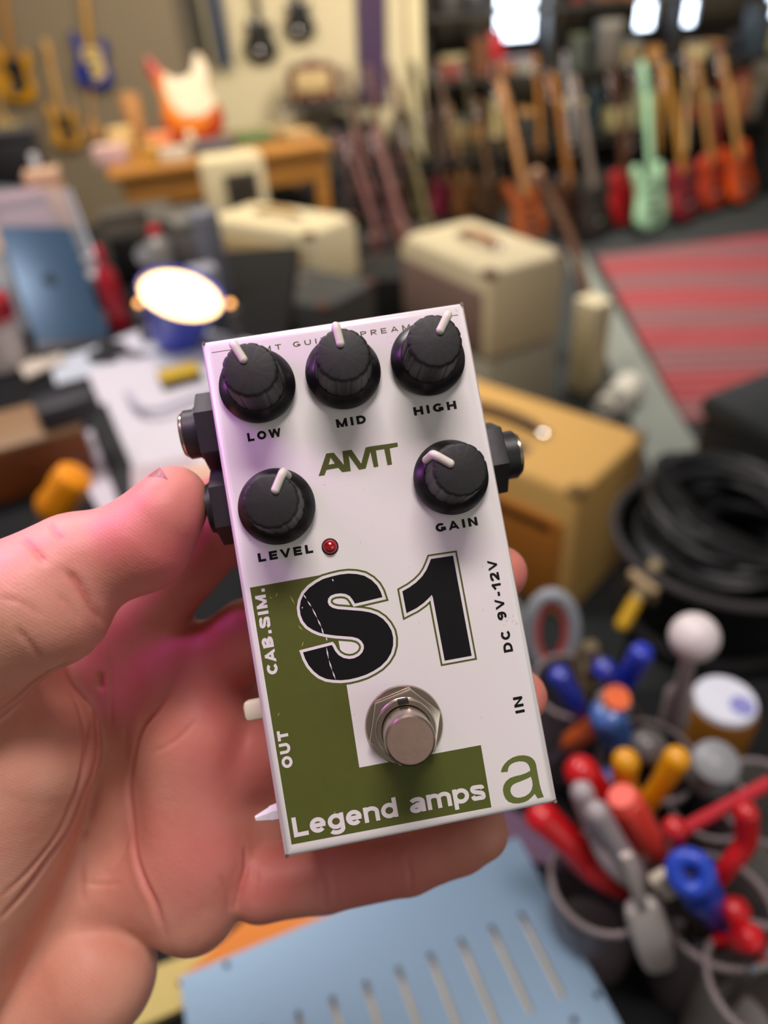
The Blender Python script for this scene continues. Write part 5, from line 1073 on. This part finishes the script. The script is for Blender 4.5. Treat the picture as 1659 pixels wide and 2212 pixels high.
q = at_bench(12, 790); t_ = pot('paint_tub', 'white tub with a red lid at the left edge of the bench', 'tub', q, .055, .10, '#CFC4C0', '#C0B4B0', BG); m = MB(); m.lathe([(.057, .095), (.057, .14), (.05, .145), (0, .145)], 32); m.build('lid', M('#A01420', .4), t_)
bottle('marker_bottle', 'tall red bottle standing behind the lamp', 'bottle', at_bench(262, 706), .024, .18, '#B01828', '#C42030', BG)
bottle('solvent_bottle', 'white bottle left of the tall red bottle', 'bottle', at_bench(226, 672), .032, .13, '#C8C4C4', '#B0ACB0', BG)
bottle('ink_bottle', 'deep blue bottle behind the tablet corner', 'bottle', at_bench(182, 650), .024, .10, '#16207A', '#1A2890', BG)
carton('storage_box', 'black green box behind the red bottle', 'box', at_bench(205, 690), (.07, .06, .09), .3, '#1C2A24', '#20302A', BG)
q = at_bench(292, 610); m = MB(); m.box((0, 0, .06), (.06, .06, .12), b=.006); tag(m.build('relay_block', DARK, loc=q), 'black block left of the lit lamp', 'block', BG)
q = at_z(312, 552, 1.04); t_ = thing('magnifier', 'round magnifier lens on a stalk behind the lamp', 'magnifier', q, group=BG); m = MB(); m.lathe([(.0, -.004), (.020, -.003), (.022, 0), (.020, .003), (0, .004)], 28); gl = m.build('lens', M('#B0B0B4', .1, .6), t_, rot=(1.2, 0, 0)); m = MB(); m.cyl((0, .0, -.14), (0, 0, -.02), .004, n=10); m.build('stalk', DARK, t_)
q = at_bench(337, 560, .06); bottle('flux_bottle', 'squat clear bottle with a red cap in the bench clutter', 'bottle', q + Vector((0, .05, 0)), .034, .13, '#8C8880', '#D0303C', BG)
for px, py, d, rz, c1, c2, lab in (
    (430, 575, (.10, .10, .13), .5, '#6A6660', '#7C786E', 'taupe grey box at the far end of the bench'),
    (400, 540, (.16, .12, .11), .2, '#57524A', '#645E54', 'umber box left of the taupe grey box'),
    (476, 640, (.05, .05, .20), .7, '#6E7078', '#8A8C94', 'slim silver grey box close to the black amplifier'),
    (330, 520, (.14, .12, .10), .1, '#4A463E', '#5C564A', 'dark khaki box in the bench clutter'),
    (285, 545, (.12, .10, .12), .3, '#5E5448', '#524A40', 'brown grey box furthest back on the bench'),
    (455, 668, (.06, .06, .10), .4, '#8E8E94', '#A4A4AA', 'pale grey box just right of the lamp')):
    carton('parts_box', lab, 'box', at_bench(px, py), d, rz, c1, c2, BG)
PG = 'papers spread over the left wing of the bench'
sheet('paper_sheet', 'large white sheet under the black scissors', 'paper', ((180, 760), (330, 700), (520, 800), (400, 900)), .904, '#D4D2DC', .003, group=PG)
sheet('paper_sheet', 'white sheet curling towards the upper pedal jack', 'paper', ((186, 800), (420, 750), (560, 960), (305, 1080)), .908, '#D8D2DA', .003, group=PG)
sheet('paper_sheet', 'long white strip of paper left of the black strap', 'paper', ((130, 950), (205, 925), (320, 1130), (240, 1150)), .906, '#CFC6D2', .003, group=PG)
sheet('paper_sheet', 'pale sheet below the yellow and black box', 'paper', ((290, 760), (400, 700), (560, 740), (470, 830)), .912, '#C8CCD6', .003, group=PG)
sheet('strap', 'black strap running down between the white papers', 'strap', ((182, 885), (228, 870), (312, 1070), (262, 1100)), .912, '#121114', .006)
carton('pink_box', 'pale pinkish box under the upper pedal jack', 'box', at_bench(360, 1060, .03), (.09, .12, .045), .25, '#B8A4AC', '#C4B2B8', BG)
q = at_bench(445, 1045, .03); m = MB(); m.ball((0, 0, .03), .032, (1.5, 1, .9)); tag(m.build('cleaning_cloth', M('#E0B49C', .8, 0, .1, 60, .3), loc=q), 'peach cleaning cloth bunched behind the thumb tip', 'cloth', BG)
carton('yellow_box', 'yellow and black box lying on the papers', 'box', at_bench(385, 800, .03), (.075, .05, .03), .4, '#1A1816', '#C8A41C', BG)
q = at_bench(268, 775); t_ = thing('scissors', 'black handled scissors lying on the white papers', 'scissors', q + Vector((0, 0, .014)), (0, 0, -.3))
for s in (-1, 1):
    m = MB(); m.tube([(-.035 + .026 * math.cos(2 * PI * k / 24), s * .02 + .016 * math.sin(2 * PI * k / 24), 0) for k in range(24)], .007, 8, True); m.build('handle', M('#141316', .45), t_, smooth=60)
    m = MB(); m.prism([(-.01, s * .008), (.0, s * .002), (.085, 0), (.0, s * .014)][::s], -.001, .001); m.build('blade', M('#8A8A90', .25, .9), t_)
pts = smooth_open([at_z(x, y, .925) for x, y in ((275, 850), (300, 880), (340, 885), (390, 868), (440, 850), (475, 845))], 6); m = MB(); m.tube([p - pts[0] for p in pts], .006, 8); tag(m.build('cable', M('#B8B4C4', .4), loc=pts[0], smooth=60), 'pale grey cable curving over the white papers', 'cable')
# brown wooden block with a black box on it, and an orange grip
q = at_bench(20, 960, .06)
wbk = thing('wooden_block', 'brown wooden block with a tan top at the left edge of the bench', 'block', (q.x, q.y, BZ), (0, 0, .42))
m = MB(); m.box((0, 0, .04), (.22, .13, .08), b=.004); m.build('body', wood('#5E2E12', '#7E4218', 14), wbk); m = MB(); m.box((0, .0, .0845), (.22, .13, .009), b=.003); m.build('top', wood('#8A6A4C', '#9C7A58', 14), wbk)
q2 = at_z(150, 900, BZ + .09); m = MB(); m.box((0, 0, .018), (.085, .06, .036), b=.005); tag(m.build('power_supply', M('#2C2B32', .5), loc=(q2.x, q2.y, BZ + .089), rot=(0, 0, .5)), 'black power supply box lying on the brown wooden block', 'power supply', BG)
a, b_ = at_z(140, 1060, .985), at_z(95, 1125, .94); t_ = thing('screwdriver', 'orange handled tool with a chrome end at the left above the thumb', 'screwdriver', mtx=frame(a, b_ - a, (1, 0, 0)))
m = MB(); m.lathe([(.014, -.035), (.024, -.03), (.026, -.01), (.023, .01), (.026, .03), (.020, .045), (.008, .05)], 30, lambda q_, i_, n: 1 - .06 * max(0, math.cos(2 * PI * i_ / n * 8))); m.build('handle', M('#FF9A14', .4), t_, smooth=50); m = MB(); m.ball((.012, 0, .05), .008); m.cyl((0, 0, .045), (0, 0, .12), .004, n=10); m.build('shaft', CHROME, t_)
sheet('cream_strip', 'cream cardboard strip lying before the tablet', 'cardboard', ((55, 815), (40, 790), (125, 745), (140, 775)), .915, '#CDBFB0', .006)
sheet('paper_sheet', 'pale bluish sheet in front of the tablet', 'paper', ((120, 830), (105, 770), (215, 700), (235, 800)), .907, '#C4CAD4', .003, group=PG)
